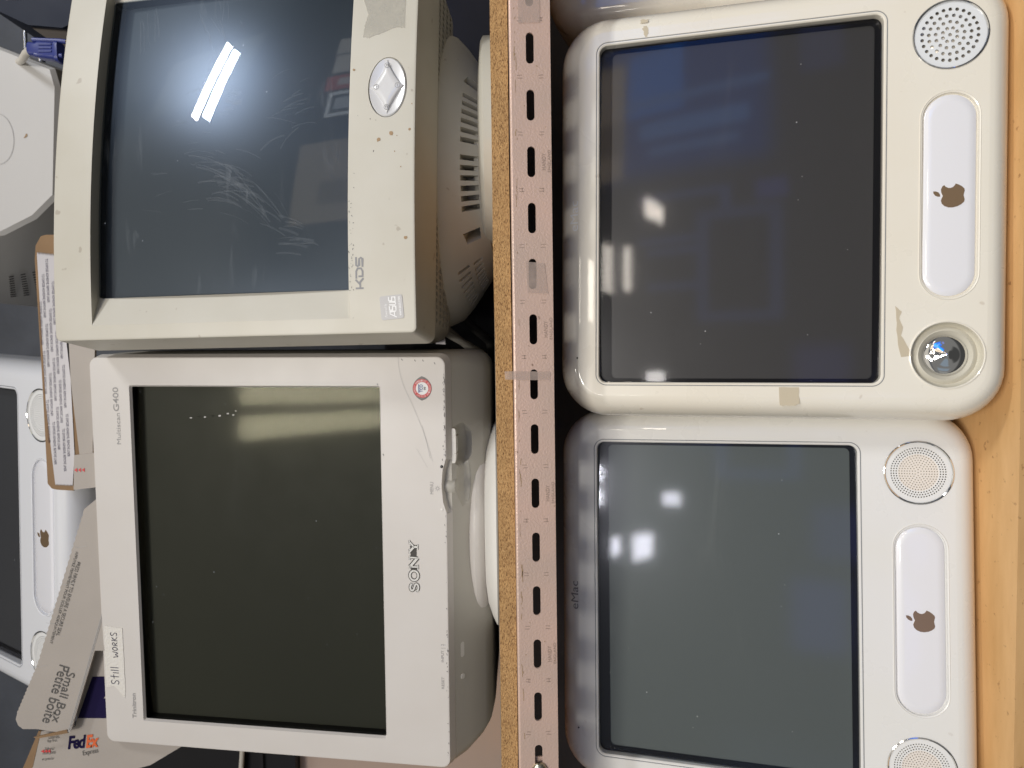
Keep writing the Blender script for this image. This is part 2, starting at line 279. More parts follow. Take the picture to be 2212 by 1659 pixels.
# ------------------------------------------------------------------ mesh helpers
def link(name, me, m, parent=None, mtx=None, angle=35):
    o = bpy.data.objects.new(name, me); COL.objects.link(o)
    if m is not None:
        me.materials.clear(); me.materials.append(m)
    for p in me.polygons: p.use_smooth = True
    me.set_sharp_from_angle(angle=math.radians(angle))
    if parent is not None: o.parent = parent
    if mtx is not None: o.matrix_local = mtx
    return o
class G:
    """geometry accumulator in (x right, y back, z up)"""
    def __init__(s): s.v = []; s.f = []
    def add(s, v, f):
        o = len(s.v); s.v += [tuple(p) for p in v]; s.f += [tuple(i + o for i in q) for q in f]; return s
    def box(s, x0, x1, y0, y1, z0, z1):
        return s.add([(x, y, z) for x in (x0, x1) for y in (y0, y1) for z in (z0, z1)], [(0, 1, 3, 2), (4, 6, 7, 5), (0, 4, 5, 1), (2, 3, 7, 6), (0, 2, 6, 4), (1, 5, 7, 3)])
    def loft(s, rings, close=False, cap0=False, cap1=False):
        n = len(rings[0]); v = [p for r in rings for p in r]; f = []
        K = len(rings)
        for a in range(K if close else K - 1):
            b = (a + 1) % K
            for i in range(n):
                j = (i + 1) % n; f.append((a * n + i, a * n + j, b * n + j, b * n + i))
        if cap0: f.append(tuple(range(n))[::-1])
        if cap1: f.append(tuple((K - 1) * n + i for i in range(n)))
        return s.add(v, f)
    def lathe(s, prof, c, n=48, axis='y', cap0=False, cap1=False):
        rings = []
        for r, h in prof:
            if axis == 'y': rings.append([(c[0] + r * math.cos(2 * PI * i / n), c[1] + h, c[2] + r * math.sin(2 * PI * i / n)) for i in range(n)])
            else: rings.append([(c[0] + r * math.cos(2 * PI * i / n), c[1] + r * math.sin(2 * PI * i / n), c[2] + h) for i in range(n)])
        return s.loft(rings, cap0=cap0, cap1=cap1)
    def tube(s, pts, r, n=10):
        pts = [Vector(p) for p in pts]; rings = []
        for i, p in enumerate(pts):
            d = (pts[min(i + 1, len(pts) - 1)] - pts[max(i - 1, 0)]).normalized()
            u = d.orthogonal().normalized() if i == 0 else (pu - d * pu.dot(d)).normalized()
            pu = u; w = d.cross(u); rr = r[i] if isinstance(r, (list, tuple)) else r
            rings.append([p + (u * math.cos(2 * PI * k / n) + w * math.sin(2 * PI * k / n)) * rr for k in range(n)])
        return s.loft(rings, cap0=True, cap1=True)
    def ribbon(s, pts, w, y, depth=0.0002):
        """flat stroke in the x-z plane standing proud of y"""
        P = [Vector(p) for p in pts]; L = []; Rr = []
        for i, p in enumerate(P):
            d = (P[min(i + 1, len(P) - 1)] - P[max(i - 1, 0)]); d = d.normalized() if d.length else Vector((1, 0)); nrm = Vector((-d.y, d.x))
            if 0 < i < len(P) - 1:
                d1 = (P[i] - P[i - 1]).normalized(); k = max(0.5, abs(nrm.dot(Vector((-d1.y, d1.x))))); nrm = nrm / k
            L.append(p + nrm * w / 2); Rr.append(p - nrm * w / 2)
        yy = y if callable(y) else (lambda x: y)
        v = []; f = []
        for a, b in zip(L, Rr): v += [(a.x, yy(a.x) - depth, a.y), (b.x, yy(b.x) - depth, b.y)]
        for i in range(len(P) - 1): f.append((2 * i, 2 * i + 1, 2 * i + 3, 2 * i + 2))
        return s.add(v, f)
    def patch(s, pts, y, depth=0.0003):
        yy = y if callable(y) else (lambda x: y)
        v, f = fill([pts], depth)
        xs = [p[0] for p in v]
        if callable(y) and max(xs) - min(xs) > 0.012:
            bm = bmesh.new(); bv = [bm.verts.new(p) for p in v]
            for q in f:
                try: bm.faces.new([bv[i] for i in q])
                except ValueError: pass
            x = min(xs) + 0.006
            while x < max(xs):
                bmesh.ops.bisect_plane(bm, geom=bm.verts[:] + bm.edges[:] + bm.faces[:], plane_co=(x, 0, 0), plane_no=(1, 0, 0)); x += 0.006
            bm.verts.index_update(); v = [tuple(p.co) for p in bm.verts]; f = [tuple(p.index for p in q.verts) for q in bm.faces]; bm.free()
        return s.add([(p[0], p[1] - depth + yy(p[0]) - 0.0001, p[2]) for p in v], f)
    def xf(s, mtx): s.v = [tuple(mtx @ Vector(p)) for p in s.v]; return s
    def dice(s, ax, step):
        bm = bmesh.new(); bv = [bm.verts.new(p) for p in s.v]
        for q in s.f:
            try: bm.faces.new([bv[i] for i in q])
            except ValueError: pass
        lo = min(p[ax] for p in s.v) + step; hi = max(p[ax] for p in s.v); no = [0, 0, 0]; no[ax] = 1
        while lo < hi:
            co = [0, 0, 0]; co[ax] = lo
            bmesh.ops.bisect_plane(bm, geom=bm.verts[:] + bm.edges[:] + bm.faces[:], plane_co=co, plane_no=no); lo += step
        bm.verts.index_update(); s.v = [tuple(p.co) for p in bm.verts]; s.f = [tuple(p.index for p in q.verts) for q in bm.faces]; bm.free(); return s
    def bend(s, fn): s.v = [fn(*p) for p in s.v]; return s
    def mesh(s, name):
        me = bpy.data.meshes.new(name); me.from_pydata(s.v, [], s.f); me.validate()
        bm = bmesh.new(); bm.from_mesh(me); bmesh.ops.recalc_face_normals(bm, faces=bm.faces); bm.to_mesh(me); bm.free()
        return me
    def obj(s, name, m, parent=None, mtx=None, angle=35): return link(name, s.mesh(name), m, parent, mtx, angle)

def rring(x0, x1, z0, z1, r, y=0.0, nc=8, ns=6):
    """rounded rectangle ring; y may be a function of x"""
    r = max(r, 1e-4); P = []
    cs = [(x1 - r, z1 - r, 0), (x0 + r, z1 - r, 90), (x0 + r, z0 + r, 180), (x1 - r, z0 + r, 270)]
    arcs = [[(cx + r * math.cos(math.radians(a + 90 * i / nc)), cz + r * math.sin(math.radians(a + 90 * i / nc))) for i in range(nc + 1)] for cx, cz, a in cs]
    for k in range(4):
        P += arcs[k]; a = arcs[k][-1]; b = arcs[(k + 1) % 4][0]
        P += [(a[0] + (b[0] - a[0]) * t / ns, a[1] + (b[1] - a[1]) * t / ns) for t in range(1, ns)]
    yf = y if callable(y) else (lambda x: y)
    return [(x, yf(x), z) for x, z in P]
def tmp_to_geo(o):
    dg = bpy.context.evaluated_depsgraph_get(); me = bpy.data.meshes.new_from_object(o.evaluated_get(dg))
    v = [p.co.copy() for p in me.vertices]; f = [tuple(p.vertices) for p in me.polygons]
    bpy.data.meshes.remove(me); d = o.data; bpy.data.objects.remove(o); bpy.data.curves.remove(d)
    return v, f
def fill(loops, depth):
    """planar region with holes (x,z loops) as a slab y 0..depth"""
    c = bpy.data.curves.new('t', 'CURVE'); c.dimensions = '2D'; c.fill_mode = 'BOTH'; c.extrude = depth / 2
    for L in loops:
        sp = c.splines.new('POLY'); sp.points.add(len(L) - 1); sp.use_cyclic_u = True
        for p, q in zip(sp.points, L): p.co = (q[0], q[1], 0, 1)
    o = bpy.data.objects.new('t', c); COL.objects.link(o); v, f = tmp_to_geo(o)
    return [(p.x, depth / 2 - p.z, p.y) for p in v], f
_tc = {}
def text_geo(s, bold=0.0, shear=0.0, spacing=1.0, align='LEFT'):
    k = (s, bold, shear, spacing, align)
    if k not in _tc:
        c = bpy.data.curves.new('t', 'FONT'); c.body = s; c.size = 1; c.offset = bold; c.shear = shear; c.space_character = spacing; c.align_x = align; c.resolution_u = 4; c.space_line = 0.85
        o = bpy.data.objects.new('t', c); COL.objects.link(o); _tc[k] = tmp_to_geo(o)
    return _tc[k]
def fit_text(g, s, x0, x1, z0, z1, y=0.0, depth=0.00025, **kw):
    v, f = text_geo(s, **kw); xs = [p.x for p in v]; ys = [p.y for p in v]
    sx = (x1 - x0) / (max(xs) - min(xs)); sz = (z1 - z0) / (max(ys) - min(ys)); yy = y if callable(y) else (lambda x: y)
    out = []
    for p in v:
        X = x0 + (p.x - min(xs)) * sx; out.append((X, yy(X) - depth, z0 + (p.y - min(ys)) * sz))
    return g.add(out, f)
def circ(cx, cz, r, n=16, rz=None): return [(cx + r * math.cos(2 * PI * i / n), cz + (rz or r) * math.sin(2 * PI * i / n)) for i in range(n)]
def smooth_poly(P, it=3, closed=True):
    for _ in range(it):
        Q = []; n = len(P)
        for i in range(n if closed else n - 1):
            a, b = P[i], P[(i + 1) % n]; Q += [(a[0] * .75 + b[0] * .25, a[1] * .75 + b[1] * .25), (a[0] * .25 + b[0] * .75, a[1] * .25 + b[1] * .75)]
        if not closed: Q = [P[0]] + Q + [P[-1]]
        P = Q
    return P
def ragged(P, amp, n=6):
    Q = []
    for i in range(len(P)):
        a, b = P[i], P[(i + 1) % len(P)]
        for k in range(n):
            t = k / n; Q.append((a[0] + (b[0] - a[0]) * t + random.uniform(-amp, amp), a[1] + (b[1] - a[1]) * t + random.uniform(-amp, amp)))
    return Q
def cut(o, cutter_g):
    """boolean difference, baked"""
    c = cutter_g.obj('cutter', None); md = o.modifiers.new('b', 'BOOLEAN'); md.operation = 'DIFFERENCE'; md.object = c; md.solver = 'EXACT'
    c.matrix_world = o.matrix_world.copy() if o.parent is None else c.matrix_world
    c.parent = o.parent
    bpy.context.view_layer.update()
    me = bpy.data.meshes.new_from_object(o.evaluated_get(bpy.context.evaluated_depsgraph_get()))
    o.modifiers.clear(); old = o.data; m = old.materials[0]; o.data = me; me.name = o.name
    me.materials.clear(); me.materials.append(m)
    for p in me.polygons: p.use_smooth = True; p.material_index = 0
    me.set_sharp_from_angle(angle=math.radians(30))
    wn = o.modifiers.new('w', 'WEIGHTED_NORMAL'); wn.keep_sharp = True; wn.weight = 100
    bpy.data.objects.remove(c); bpy.data.meshes.remove(old)
def thing(name, pose, label, cat, group=None):
    o = bpy.data.objects.new(name, None); COL.objects.link(o); o.empty_display_size = 0.05
    if pose is not None:
        o.matrix_world = Matrix.Translation(pose[3:6]) @ (Matrix.Rotation(pose[0], 3, 'Z') @ Matrix.Rotation(pose[1], 3, 'X') @ Matrix.Rotation(pose[2], 3, 'Y')).to_4x4()
    return tag(o, label, cat, group)
def tag(o, label, cat, group=None, kind=None):
    if label: o['label'] = label
    if cat: o['category'] = cat
    if group: o['group'] = group
    if kind: o['kind'] = kind
    return o
def lab(o, s): o['label'] = s; return o

def glass_patch(x0, x1, z0, z1, r, yfun, nx=32, nz=24):
    v = []; f = []
    for j in range(nz + 1):
        for i in range(nx + 1):
            x = x0 + (x1 - x0) * i / nx; z = z0 + (z1 - z0) * j / nz; v.append((x, yfun(x, z), z))
    for j in range(nz):
        for i in range(nx): a = j * (nx + 1) + i; f.append((a, a + 1, a + nx + 2, a + nx + 1))
    return G().add(v, f)

# ------------------------------------------------------------------ setting: wall, shelves, rail
g = G().box(-2.2, 2.2, 0.76, 0.80, -0.9, 2.2); tag(g.obj('back_wall', M['wall']), None, None, kind='structure')

brd = G().loft([rring(-1.3, 1.3, 0.0216, 0.0372, 0.0012, y, ns=40) for y in (0.004, 0.006, 0.74)], cap0=True, cap1=True)
brd.bend(lambda x, y, z: (x, y, z + 0.0005 * math.sin(x * 9) + (0.0004 * math.sin(x * 160) if z > 0.03 and y < 0.005 else 0)))
tag(brd.obj('shelf_board', M['chip']), 'raw chipboard shelf with crumbly edge carrying the two upper monitors', 'shelf')
G().box(-1.3, 1.3, 0.009, 0.735, 0.0370, 0.0376).obj('bounce_sheet', M['dusty'], bpy.data.objects['shelf_board'])  # unseen sheet added to cut warm bounce onto the monitor undersides
low = G().loft([rring(-1.3, 1.3, -0.46, -0.4145, 0.002, y) for y in (-0.0535, -0.050, 0.74)], cap0=True, cap1=True)
tag(low.obj('shelf_board', M['mdf']), 'smooth orange brown wooden shelf beneath the white computers', 'shelf')

rail = thing('slotted_rail', (0, 0, 0, 0, 0, 0), 'pinkish grey slotted metal rail along the chipboard shelf edge', 'rail')
PITCH = 0.0508
def slot(x): return [(x + dx + 0.0036 * math.cos(a), 0.0018 + 0.0036 * math.sin(a)) for dx, a0 in ((0.0103, -PI / 2), (-0.0103, PI / 2)) for a in [a0 + PI * k / 8 for k in range(9)]]
SL = [(6 - i) * PITCH for i in range(-4, 18)]
X0, X1 = -0.62, 0.58
v, f = fill([[(X0, -0.0168), (X1, -0.0168), (X1, 0.0186), (X0, 0.0186)]] + [slot(x) for x in SL], 0.0022)
g = G().add(v, f)
# rolled top edge and the flange that runs back under the board
prof = [(0.0, 0.0186)] + [(0.0022 - 0.0022 * math.cos(a), 0.0186 + 0.0022 * math.sin(a)) for a in [PI / 2 * k / 6 for k in range(1, 7)]] + [(0.036, 0.0208), (0.036, 0.0192), (0.0022, 0.0186)]
g.loft([[(x, y, z) for y, z in prof] for x in (X0, X1)], cap0=True, cap1=True)
g.obj('angle_bar', M['rail'], rail, angle=40)
mk = G()
for i in range(-4, 18):
    xm = (6 - i) * PITCH + PITCH / 2
    for zc in (0.0112, -0.0078):
        for dx in (-0.0013, 0.0013):
            j = random.uniform(-0.0006, 0.0006); a = random.uniform(-0.0002, 0.0002)
            mk.ribbon([(xm + dx + a, zc - 0.0021 + j), (xm + dx - a, zc + 0.0021 + j)], 0.00055, 0.0)
        if i % 3 == 0: mk.ribbon([(xm - 0.0018, zc - 0.001), (xm + 0.0018, zc - 0.0008)], 0.0004, 0.0)
for i in range(2, 18, 3):
    x = (6 - i) * PITCH
    fit_text(mk, 'HANDY', x - 0.0075, x + 0.0075, -0.0112, -0.0078, 0.0, spacing=1.05)
    fit_text(mk, 'ENGLAND', x - 0.0095, x + 0.0105, -0.0157, -0.0132, 0.0, spacing=1.05)
mk.obj('stamped_marks', M['rail_mark'], rail)
sc_ = G()
for _ in range(60):
    x = random.uniform(-0.37, 0.36); z = random.choice([random.uniform(0.0145, 0.0165), random.uniform(0.0145, 0.0165), random.uniform(-0.016, 0.014)])
    L_ = random.choice([0.001, 0.002, 0.006, 0.012]) if z > 0.014 else 0.001
    P = [(x, z), (x + L_ * .5, z + random.uniform(-.0004, .0004)), (x + L_, z + random.uniform(-.0006, .0006))]
    if all(abs(p[1] - 0.0018) > 0.0045 for p in P): sc_.ribbon(P, random.uniform(0.0002, 0.0007), 0.0)
sc_.obj('scratches', M['stain'], rail)
def tape(P, name='tape_strip', m='clear_tape'):
    return G().patch(P, -0.0004, 0.0003).obj(name, M[m], rail)
tape([(0.1128, 0.0083), (0.0847, 0.0069), (0.0832, -0.0121), (0.1112, -0.0090)])
tape(ragged([(0.3268, 0.0125), (0.40, 0.0125), (0.40, -0.0075), (0.3272, -0.0075)], 0.0002))
tape(ragged([(0.0128, 0.0175), (0.0045, 0.0175), (0.0035, -0.0128), (0.0115, -0.0132)], 0.0003))
tape([(0.0124, 0.029), (0.0048, 0.0285), (0.0046, 0.0178), (0.0126, 0.0178)])
G().box(-0.382, -0.3555, 0.004, 0.006, -0.0115, 0.0155).obj('joining_plate', M['rail'], rail)
bl = G().lathe([(0.0072, 0.0), (0.0071, -0.0016), (0.0062, -0.0032), (0.0042, -0.0044), (0.002, -0.005), (0.0001, -0.0051)], (-0.3655, 0.0, 0.0012), 28)
bl.obj('bolt', M['zinc'], rail)

# ------------------------------------------------------------------ white all-in-one computers
def apple_loops():
    A = lambda *p: [(x * 0.5, z * 0.5) for x, z in p]
    body = [(0.0, 0.40), (0.16, 0.47), (0.30, 0.485), (0.42, 0.43), (0.475, 0.345)]
    bite = [(0.40, 0.28), (0.345, 0.17), (0.335, 0.06), (0.375, -0.05), (0.45, -0.125), (0.515, -0.16)]
    rest = [(0.47, -0.29), (0.385, -0.43), (0.29, -0.535), (0.20, -0.56), (0.10, -0.53), (0.0, -0.51), (-0.10, -0.53), (-0.20, -0.56), (-0.30, -0.53), (-0.40, -0.41), (-0.48, -0.25), (-0.52, -0.05), (-0.515, 0.14), (-0.45, 0.32), (-0.34, 0.44), (-0.2, 0.485), (-0.08, 0.44)]
    leaf = [(-0.02, 0.52), (0.08, 0.53), (0.17, 0.60), (0.22, 0.72), (0.22, 0.83), (0.12, 0.81), (0.03, 0.73), (-0.02, 0.62)]
    return [A(*(body + bite + rest)), A(*leaf)]
APPLE = apple_loops()

def holes(r0, dr, counts, rh, n=10):
    out = []
    for k, c in enumerate(counts):
        r = r0 - dr * k
        if c == 1: out.append(circ(0, 0, rh, n)); continue
        for i in range(c):
            a = 2 * PI * (i + 0.5 * (k % 2)) / c; out.append(circ(r * math.cos(a), r * math.sin(a), rh, n))
    return out

def emac(pose, label, body, glass, ph, s=1.0, spk=('fine', 'fine'), lettering='grey_text', group='white all-in-one computers', dims=(0.1067, 0.357)):
    t = thing('desktop_computer', pose, label, 'computer', group)
    tilt = -pose[1]; zb, zt = dims; hw = 0.1625; zc = 0.2005
    def ring(d, y, r): return rring((-0.1965 + d) * s, (0.1965 - d) * s, (0.003 + d) * s, (0.398 - d) * s, r * s, y * s, 10, 8)
    def oring(d, y, r): return rring((-hw - d) * s, (hw + d) * s, (zb - d) * s, (zt + d) * s, r * s, y * s, 10, 8)
    rings = [oring(0.010, 0.098, 0.01), oring(0, 0.016, 0.0075), oring(0, 0.0022, 0.0075), oring(0.0003, 0.0008, 0.0078), oring(0.0012, 0.0, 0.0085), oring(0.0024, 0, 0.0096), oring(0.0025, 0.0006, 0.0098), oring(0.0034, 0.0006, 0.0108), oring(0.0035, 0, 0.011)]
    rings += [ring(0.0215, 0.0, 0.026), ring(0.0205, 0.0002, 0.0265)]
    for k in range(1, 13):
        a = PI / 2 * k / 12; d = 0.0205 * (1 - math.sin(a)); rings.append(ring(d, 0.0002 + 0.0268 * (1 - math.cos(a)), 0.047 - d * 1.0))
    rings += [ring(0.0, 0.045, 0.047), ring(0.001, 0.07, 0.047), ring(0.004, 0.098, 0.045)]
    b = G().loft(rings, close=True).obj('bezel', M[body], t)
    cg = G()
    for sx in (-0.138, 0.138): cg.lathe([(0.0294 * s, -0.01 * s), (0.0294 * s, 0.009 * s)], (sx * s, 0, 0.0545 * s), 56, cap0=True, cap1=True)
    cg.loft([rring(-0.0885 * s, 0.0885 * s, 0.032 * s, 0.0757 * s, 0.0218 * s, y, 12, 6) for y in (-0.01 * s, 0.0028 * s)], cap0=True, cap1=True)
    cut(b, cg)
    # rear shell: flat underside, so the bottom rises in the leaned-back frame
    def bring(y, hx, z1, r, d=0.004): return rring(-hx * s, hx * s, (y * math.tan(tilt) + d) * s, z1 * s, r * s, y * s, 10, 8)
    sh = G().loft([ring(0.006, 0.097, 0.044), bring(0.16, 0.188, 0.388, 0.05, 0.012), bring(0.26, 0.165, 0.375, 0.06, 0.012), bring(0.36, 0.12, 0.345, 0.06, 0.012), bring(0.41, 0.085, 0.31, 0.05, 0.014)], cap1=True)
    sh.obj('rear_shell', M[body], t)
    G().loft([oring(0.0026, 0.00045, 0.0098), oring(0.0033, 0.00045, 0.0106)]).obj('gasket', M['seal'], t)
    sb = G().loft([oring(0.0006, 0.0074, 0.0075), rring((-hw + 0.0034) * s, (hw - 0.0034) * s, (zb + 0.0048) * s, (zt - 0.0100) * s, 0.005 * s, 0.0128 * s, 10, 8)])
    sb.obj('screen_border', M['black'], t)
    glass_patch((-hw) * s, (hw) * s, zb * s, zt * s, 0, lambda x, z: 0.0133 * s + (x * x + (z - 0.232 * s) ** 2) * 0.04).obj('screen', M[ph], t)
    glass_patch((-hw - 0.0005) * s, (hw + 0.0005) * s, (zb - 0.0005) * s, (zt + 0.0005) * s, 0, lambda x, z: 0.0008 * s + (x * x + (z - 0.232 * s) ** 2) / 6.0).obj('front_glass', M[glass], t)
    bp = G().loft([rring(-d * s, d * s, (0.05385 - h) * s, (0.05385 + h) * s, h * 0.995 * s, y * s, 12, 6) for d, h, y in ((0.0868, 0.0201, 0.0028), (0.0868, 0.0201, 0.0014), (0.0860, 0.0193, 0.0008), (0.080, 0.0135, 0.0005))], cap1=True)
    badge = bp.obj('badge_panel', M['badge'], t)
    G().loft([rring(-d * s, d * s, (0.05385 - h) * s, (0.05385 + h) * s, h * 0.995 * s, y * s, 12, 6) for d, h, y in ((0.0908, 0.0241, 0.0003), (0.0900, 0.0233, -0.0005), (0.0887, 0.0220, 0.0002), (0.0880, 0.0213, 0.0028))]).obj('badge_rim', M[body], badge)
    v, f = fill([[(x * 0.0392 * s - 0.0003 * s, z * 0.0350 * s + 0.0520 * s) for x, z in L] for L in APPLE], 0.0005 * s)
    G().add([(x, y + 0.0002 * s, z) for x, y, z in v], f).obj('emblem', M['emblem'], badge)
    for sx, kind in zip((-0.138, 0.138), spk):
        c = (sx * s, 0.0, 0.0545 * s)
        rim = G().lathe([(0.0298 * s, 0.0006 * s), (0.0298 * s, -0.0006 * s), (0.0290 * s, -0.0009 * s), (0.0283 * s, -0.0004 * s), (0.0281 * s, 0.004 * s)], c, 56)
        spo = rim.obj('speaker', M['chrome'] if kind != 'cone' else M[body], t)
        if kind == 'cone':
            G().lathe([(0.0285 * s, 0.0015 * s), (0.0275 * s, 0.005 * s), (0.0255 * s, 0.0068 * s), (0.0235 * s, 0.005 * s), (0.0215 * s, 0.0042 * s), (0.0196 * s, 0.0058 * s), (0.0178 * s, 0.0072 * s)], c, 56).obj('cone', M['cone'], spo)
            prof = [(0.0178 * s, 0.0066 * s)] + [(0.0178 * s * math.sin(a), 0.0066 * s - 0.0052 * s * math.cos(a) / 1.0) for a in [PI / 2 * (1 - k / 12) for k in range(0, 9)]] + [(0.0052 * s, 0.0003 * s), (0.0038 * s, 0.0001 * s), (0.0022 * s, -0.0010 * s), (0.0002, -0.0014 * s)]
            G().lathe(prof, c, 56).obj('dust_cap', M['chrome'], spo)
        elif kind == 'coarse':
            v, f = fill([circ(0, 0, 0.0282 * s, 56)] + [[(x * s, z * s) for x, z in h] for h in holes(0.0218, 0.0053, (26, 19, 13, 8, 1), 0.00155)], 0.0008 * s)
            G().add([(x + c[0], y + 0.0008 * s, z + c[2]) for x, y, z in v], f).obj('grille', M['grille_pearl'], spo)
            G().lathe([(0.0285 * s, 0.0065 * s), (0.019 * s, 0.0062 * s), (0.017 * s, 0.0045 * s), (0.012 * s, 0.0035 * s), (0.006 * s, 0.0030 * s), (0.0003, 0.0028 * s)], c, 40).obj('cone', M['silver_cone'], spo)
        else:
            rose = M['grille_white'] if kind == 'plain' else M['grille_rose']
            v, f = fill([circ(0, 0, 0.0282 * s, 56)] + [[(x * s, z * s) for x, z in h] for h in holes(0.0230, 0.0022, (62, 56, 50), 0.00068, 8)] + [circ(0, 0, 0.0172 * s, 40)], 0.0008 * s)
            G().add([(x + c[0], y + 0.0006 * s, z + c[2]) for x, y, z in v], f).obj('grille', M['grille_white'], spo)
            v, f = fill([circ(0, 0, 0.0172 * s, 40)] + [[(x * s, z * s) for x, z in h] for h in holes(0.0160, 0.0022, (42, 36, 30, 24, 18, 12, 6, 1), 0.0006, 6)], 0.0006 * s)
            G().add([(x + c[0], y + 0.0008 * s, z + c[2]) for x, y, z in v], f).obj('cone', rose, spo)
            G().lathe([(0.0285 * s, 0.006 * s), (0.018 * s, 0.0058 * s), (0.0172 * s, 0.0022 * s), (0.0003, 0.0018 * s)], c, 40).obj('cup', M['cone'], spo)
    if lettering:
        g = G(); fit_text(g, 'eMac', -0.0145 * s, 0.0150 * s, 0.3780 * s, 0.3860 * s, 0.0, bold=0.0)
        def wrap(x, y, z):          # lay the letters on the rounded top edge
            d = 0.398 * s - z; q = min(1, max(0, 1 - d / (0.0205 * s))); return (x, y + (0.0002 + 0.0268 * (1 - math.sqrt(max(0, 1 - q * q)))) * s, z)
        g.dice(2, 0.0006 * s).bend(wrap).obj('lettering', M[lettering], t)
    mg = G().patch(circ(-0.139 * s, 0.3785 * s, 0.0009 * s, 8), lambda x: 0.0004 * s); mg.obj('microphone_hole', M['dark'], t)
    return t

RP = [0.0325, -0.2752, 0.0152, 0.1599, -0.0566, -0.4094]
LP = [0.0621, -0.296, 0.0102, -0.2253, -0.0264, -0.4078]
TS = 1.07
TP = [0.0020, -0.5519, 0.0525] + [CAM[i] + (p - CAM[i]) * TS for i, p in enumerate((-0.1732, 0.1126, 0.5018))]
er = emac(RP, 'yellowed cream computer with one bare chrome speaker and tape residue', 'cream', 'gl_R', 'ph_R', spk=('cone', 'coarse'), lettering='white_ink')
el = emac(LP, 'cleaner white computer with two fine pinkish speaker grilles', 'white', 'gl_L', 'ph_L')
et = emac(TP, 'white computer leaning back above the open carton', 'cool_white', 'gl_T', 'ph_T', s=TS, spk=('plain', 'plain'), lettering=None)
# the next one along the shelf: only its rounded left edge is in the picture
en = emac([0.02, -0.27, 0.010, 0.5840, 0.060, -0.4085], 'cream computer cut off beside the yellowed one, only its corner showing', 'cream', 'gl_R', 'ph_R')
def residue(P, m='residue', amp=0.0004, n=5, nm='tape_residue', par=er, d=0.00012): return G().patch(ragged(P, amp, n), 0.0, d).obj(nm, M[m], par)
residue([(-0.0945, 0.0955), (-0.0995, 0.0905), (-0.106, 0.0925), (-0.113, 0.089), (-0.121, 0.0905), (-0.129, 0.0865), (-0.1385, 0.0815), (-0.1395, 0.0905), (-0.128, 0.0935), (-0.11, 0.0945)], n=3)
residue([(-0.1668, 0.1915), (-0.1665, 0.1745), (-0.1815, 0.174), (-0.1838, 0.1795), (-0.1835, 0.191)], n=4)
residue([(0.1775, 0.314), (0.1745, 0.310), (0.169, 0.3105), (0.1665, 0.3135), (0.1745, 0.3165)], amp=0.0008, n=3)
residue([(0.1835, 0.3175), (0.1795, 0.3185), (0.1800, 0.3115), (0.1830, 0.3110)], amp=0.0006, n=3)

# ------------------------------------------------------------------ beige curved monitor (upper right of the place)
KP = [0.1348668594103044, -0.18394087417181, 0.01955578956441109, 0.25455726261971956, 0.02198789024829634, 0.10842565266307533]
kd = thing('crt_monitor', KP, 'beige curved front monitor with oval control pad and smeared screen', 'monitor')
KY = lambda x: x * x / 2.8692
def kr(x, z0, z1, r, dy, flat=False): return rring(-x, x, z0, z1, r, (lambda q: dy) if flat else (lambda q: KY(q) + dy), 5, 20)
b = G().loft([kr(0.168, 0.060, 0.352, 0.003, 0.068, True), kr(0.1585, 0.0675, 0.345, 0.003, 0.026), kr(0.160, 0.0695, 0.343, 0.003, 0.0145), kr(0.1895, 0.0662, 0.3408, 0.0015, 0.0003), kr(0.1902, 0.0655, 0.3415, 0.002, 0.0), kr(0.2025, 0.0028, 0.3812, 0.004, 0.0), kr(0.2043, 0.0010, 0.3830, 0.005, 0.0007), kr(0.205, 0.0002, 0.3838, 0.006, 0.0022), kr(0.2075, -0.0018, 0.3858, 0.008, 0.068, True)], close=True).obj('bezel', M['beige'], kd)
cut(b, G().loft([circ3 for circ3 in [[(0.0285 + 0.0300 * math.cos(a), y, 0.0283 + 0.0193 * math.sin(a)) for a in [2 * PI * i / 48 for i in range(48)]] for y in (-0.01, 0.003)]], cap0=True, cap1=True))
glass_patch(-0.1605, 0.1605, 0.0690, 0.3440, 0, lambda x, z: KY(x) + 0.0105 + (z - 0.2) ** 2 / 5.0).obj('front_glass', M['gl_K'], kd)
glass_patch(-0.158, 0.158, 0.066, 0.346, 0, lambda x, z: KY(x) + 0.0225 + (z - 0.2) ** 2 / 8.0).obj('screen', M['ph_K'], kd)
KG = lambda x, z: KY(x) + 0.0105 + (z - 0.2) ** 2 / 5.0
sm = G(); rs = random.Random(11)
def wipe(cx, cz, ang, n, spread, L_, w, curl):
    for _ in range(n):
        a = math.radians(ang + rs.gauss(0, 9)); x = cx + rs.gauss(0, spread); z = cz + rs.gauss(0, spread * 0.8); l = L_ * rs.uniform(0.3, 1.1); k = curl * rs.uniform(0.5, 1.3)
        P = []
        for t in range(9):
            P.append((x, z)); x += math.cos(a) * l / 8; z += math.sin(a) * l / 8; a += k / 8
        sm.ribbon(P, w * rs.uniform(0.8, 4.5), 0, 0)
wipe(0.052, 0.195, 75, 22, 0.010, 0.030, 0.0006, 0.6); wipe(0.035, 0.190, 110, 10, 0.006, 0.018, 0.0010, -0.8)
wipe(-0.055, 0.175, 60, 26, 0.016, 0.050, 0.0004, 0.7); wipe(-0.085, 0.150, 40, 16, 0.014, 0.060, 0.00035, 0.4)
wipe(0.110, 0.215, 20, 12, 0.012, 0.026, 0.0004, 0.2); wipe(0.100, 0.290, 8, 6, 0.012, 0.050, 0.0005, 0.1)
wipe(0.075, 0.205, 150, 16, 0.012, 0.030, 0.0004, 0.3); wipe(-0.02, 0.235, 80, 14, 0.03, 0.022, 0.00035, 0.3); wipe(0.02, 0.120, 95, 14, 0.020, 0.030, 0.0004, 0.6); wipe(-0.11, 0.110, 70, 12, 0.012, 0.030, 0.0006, 0.5)
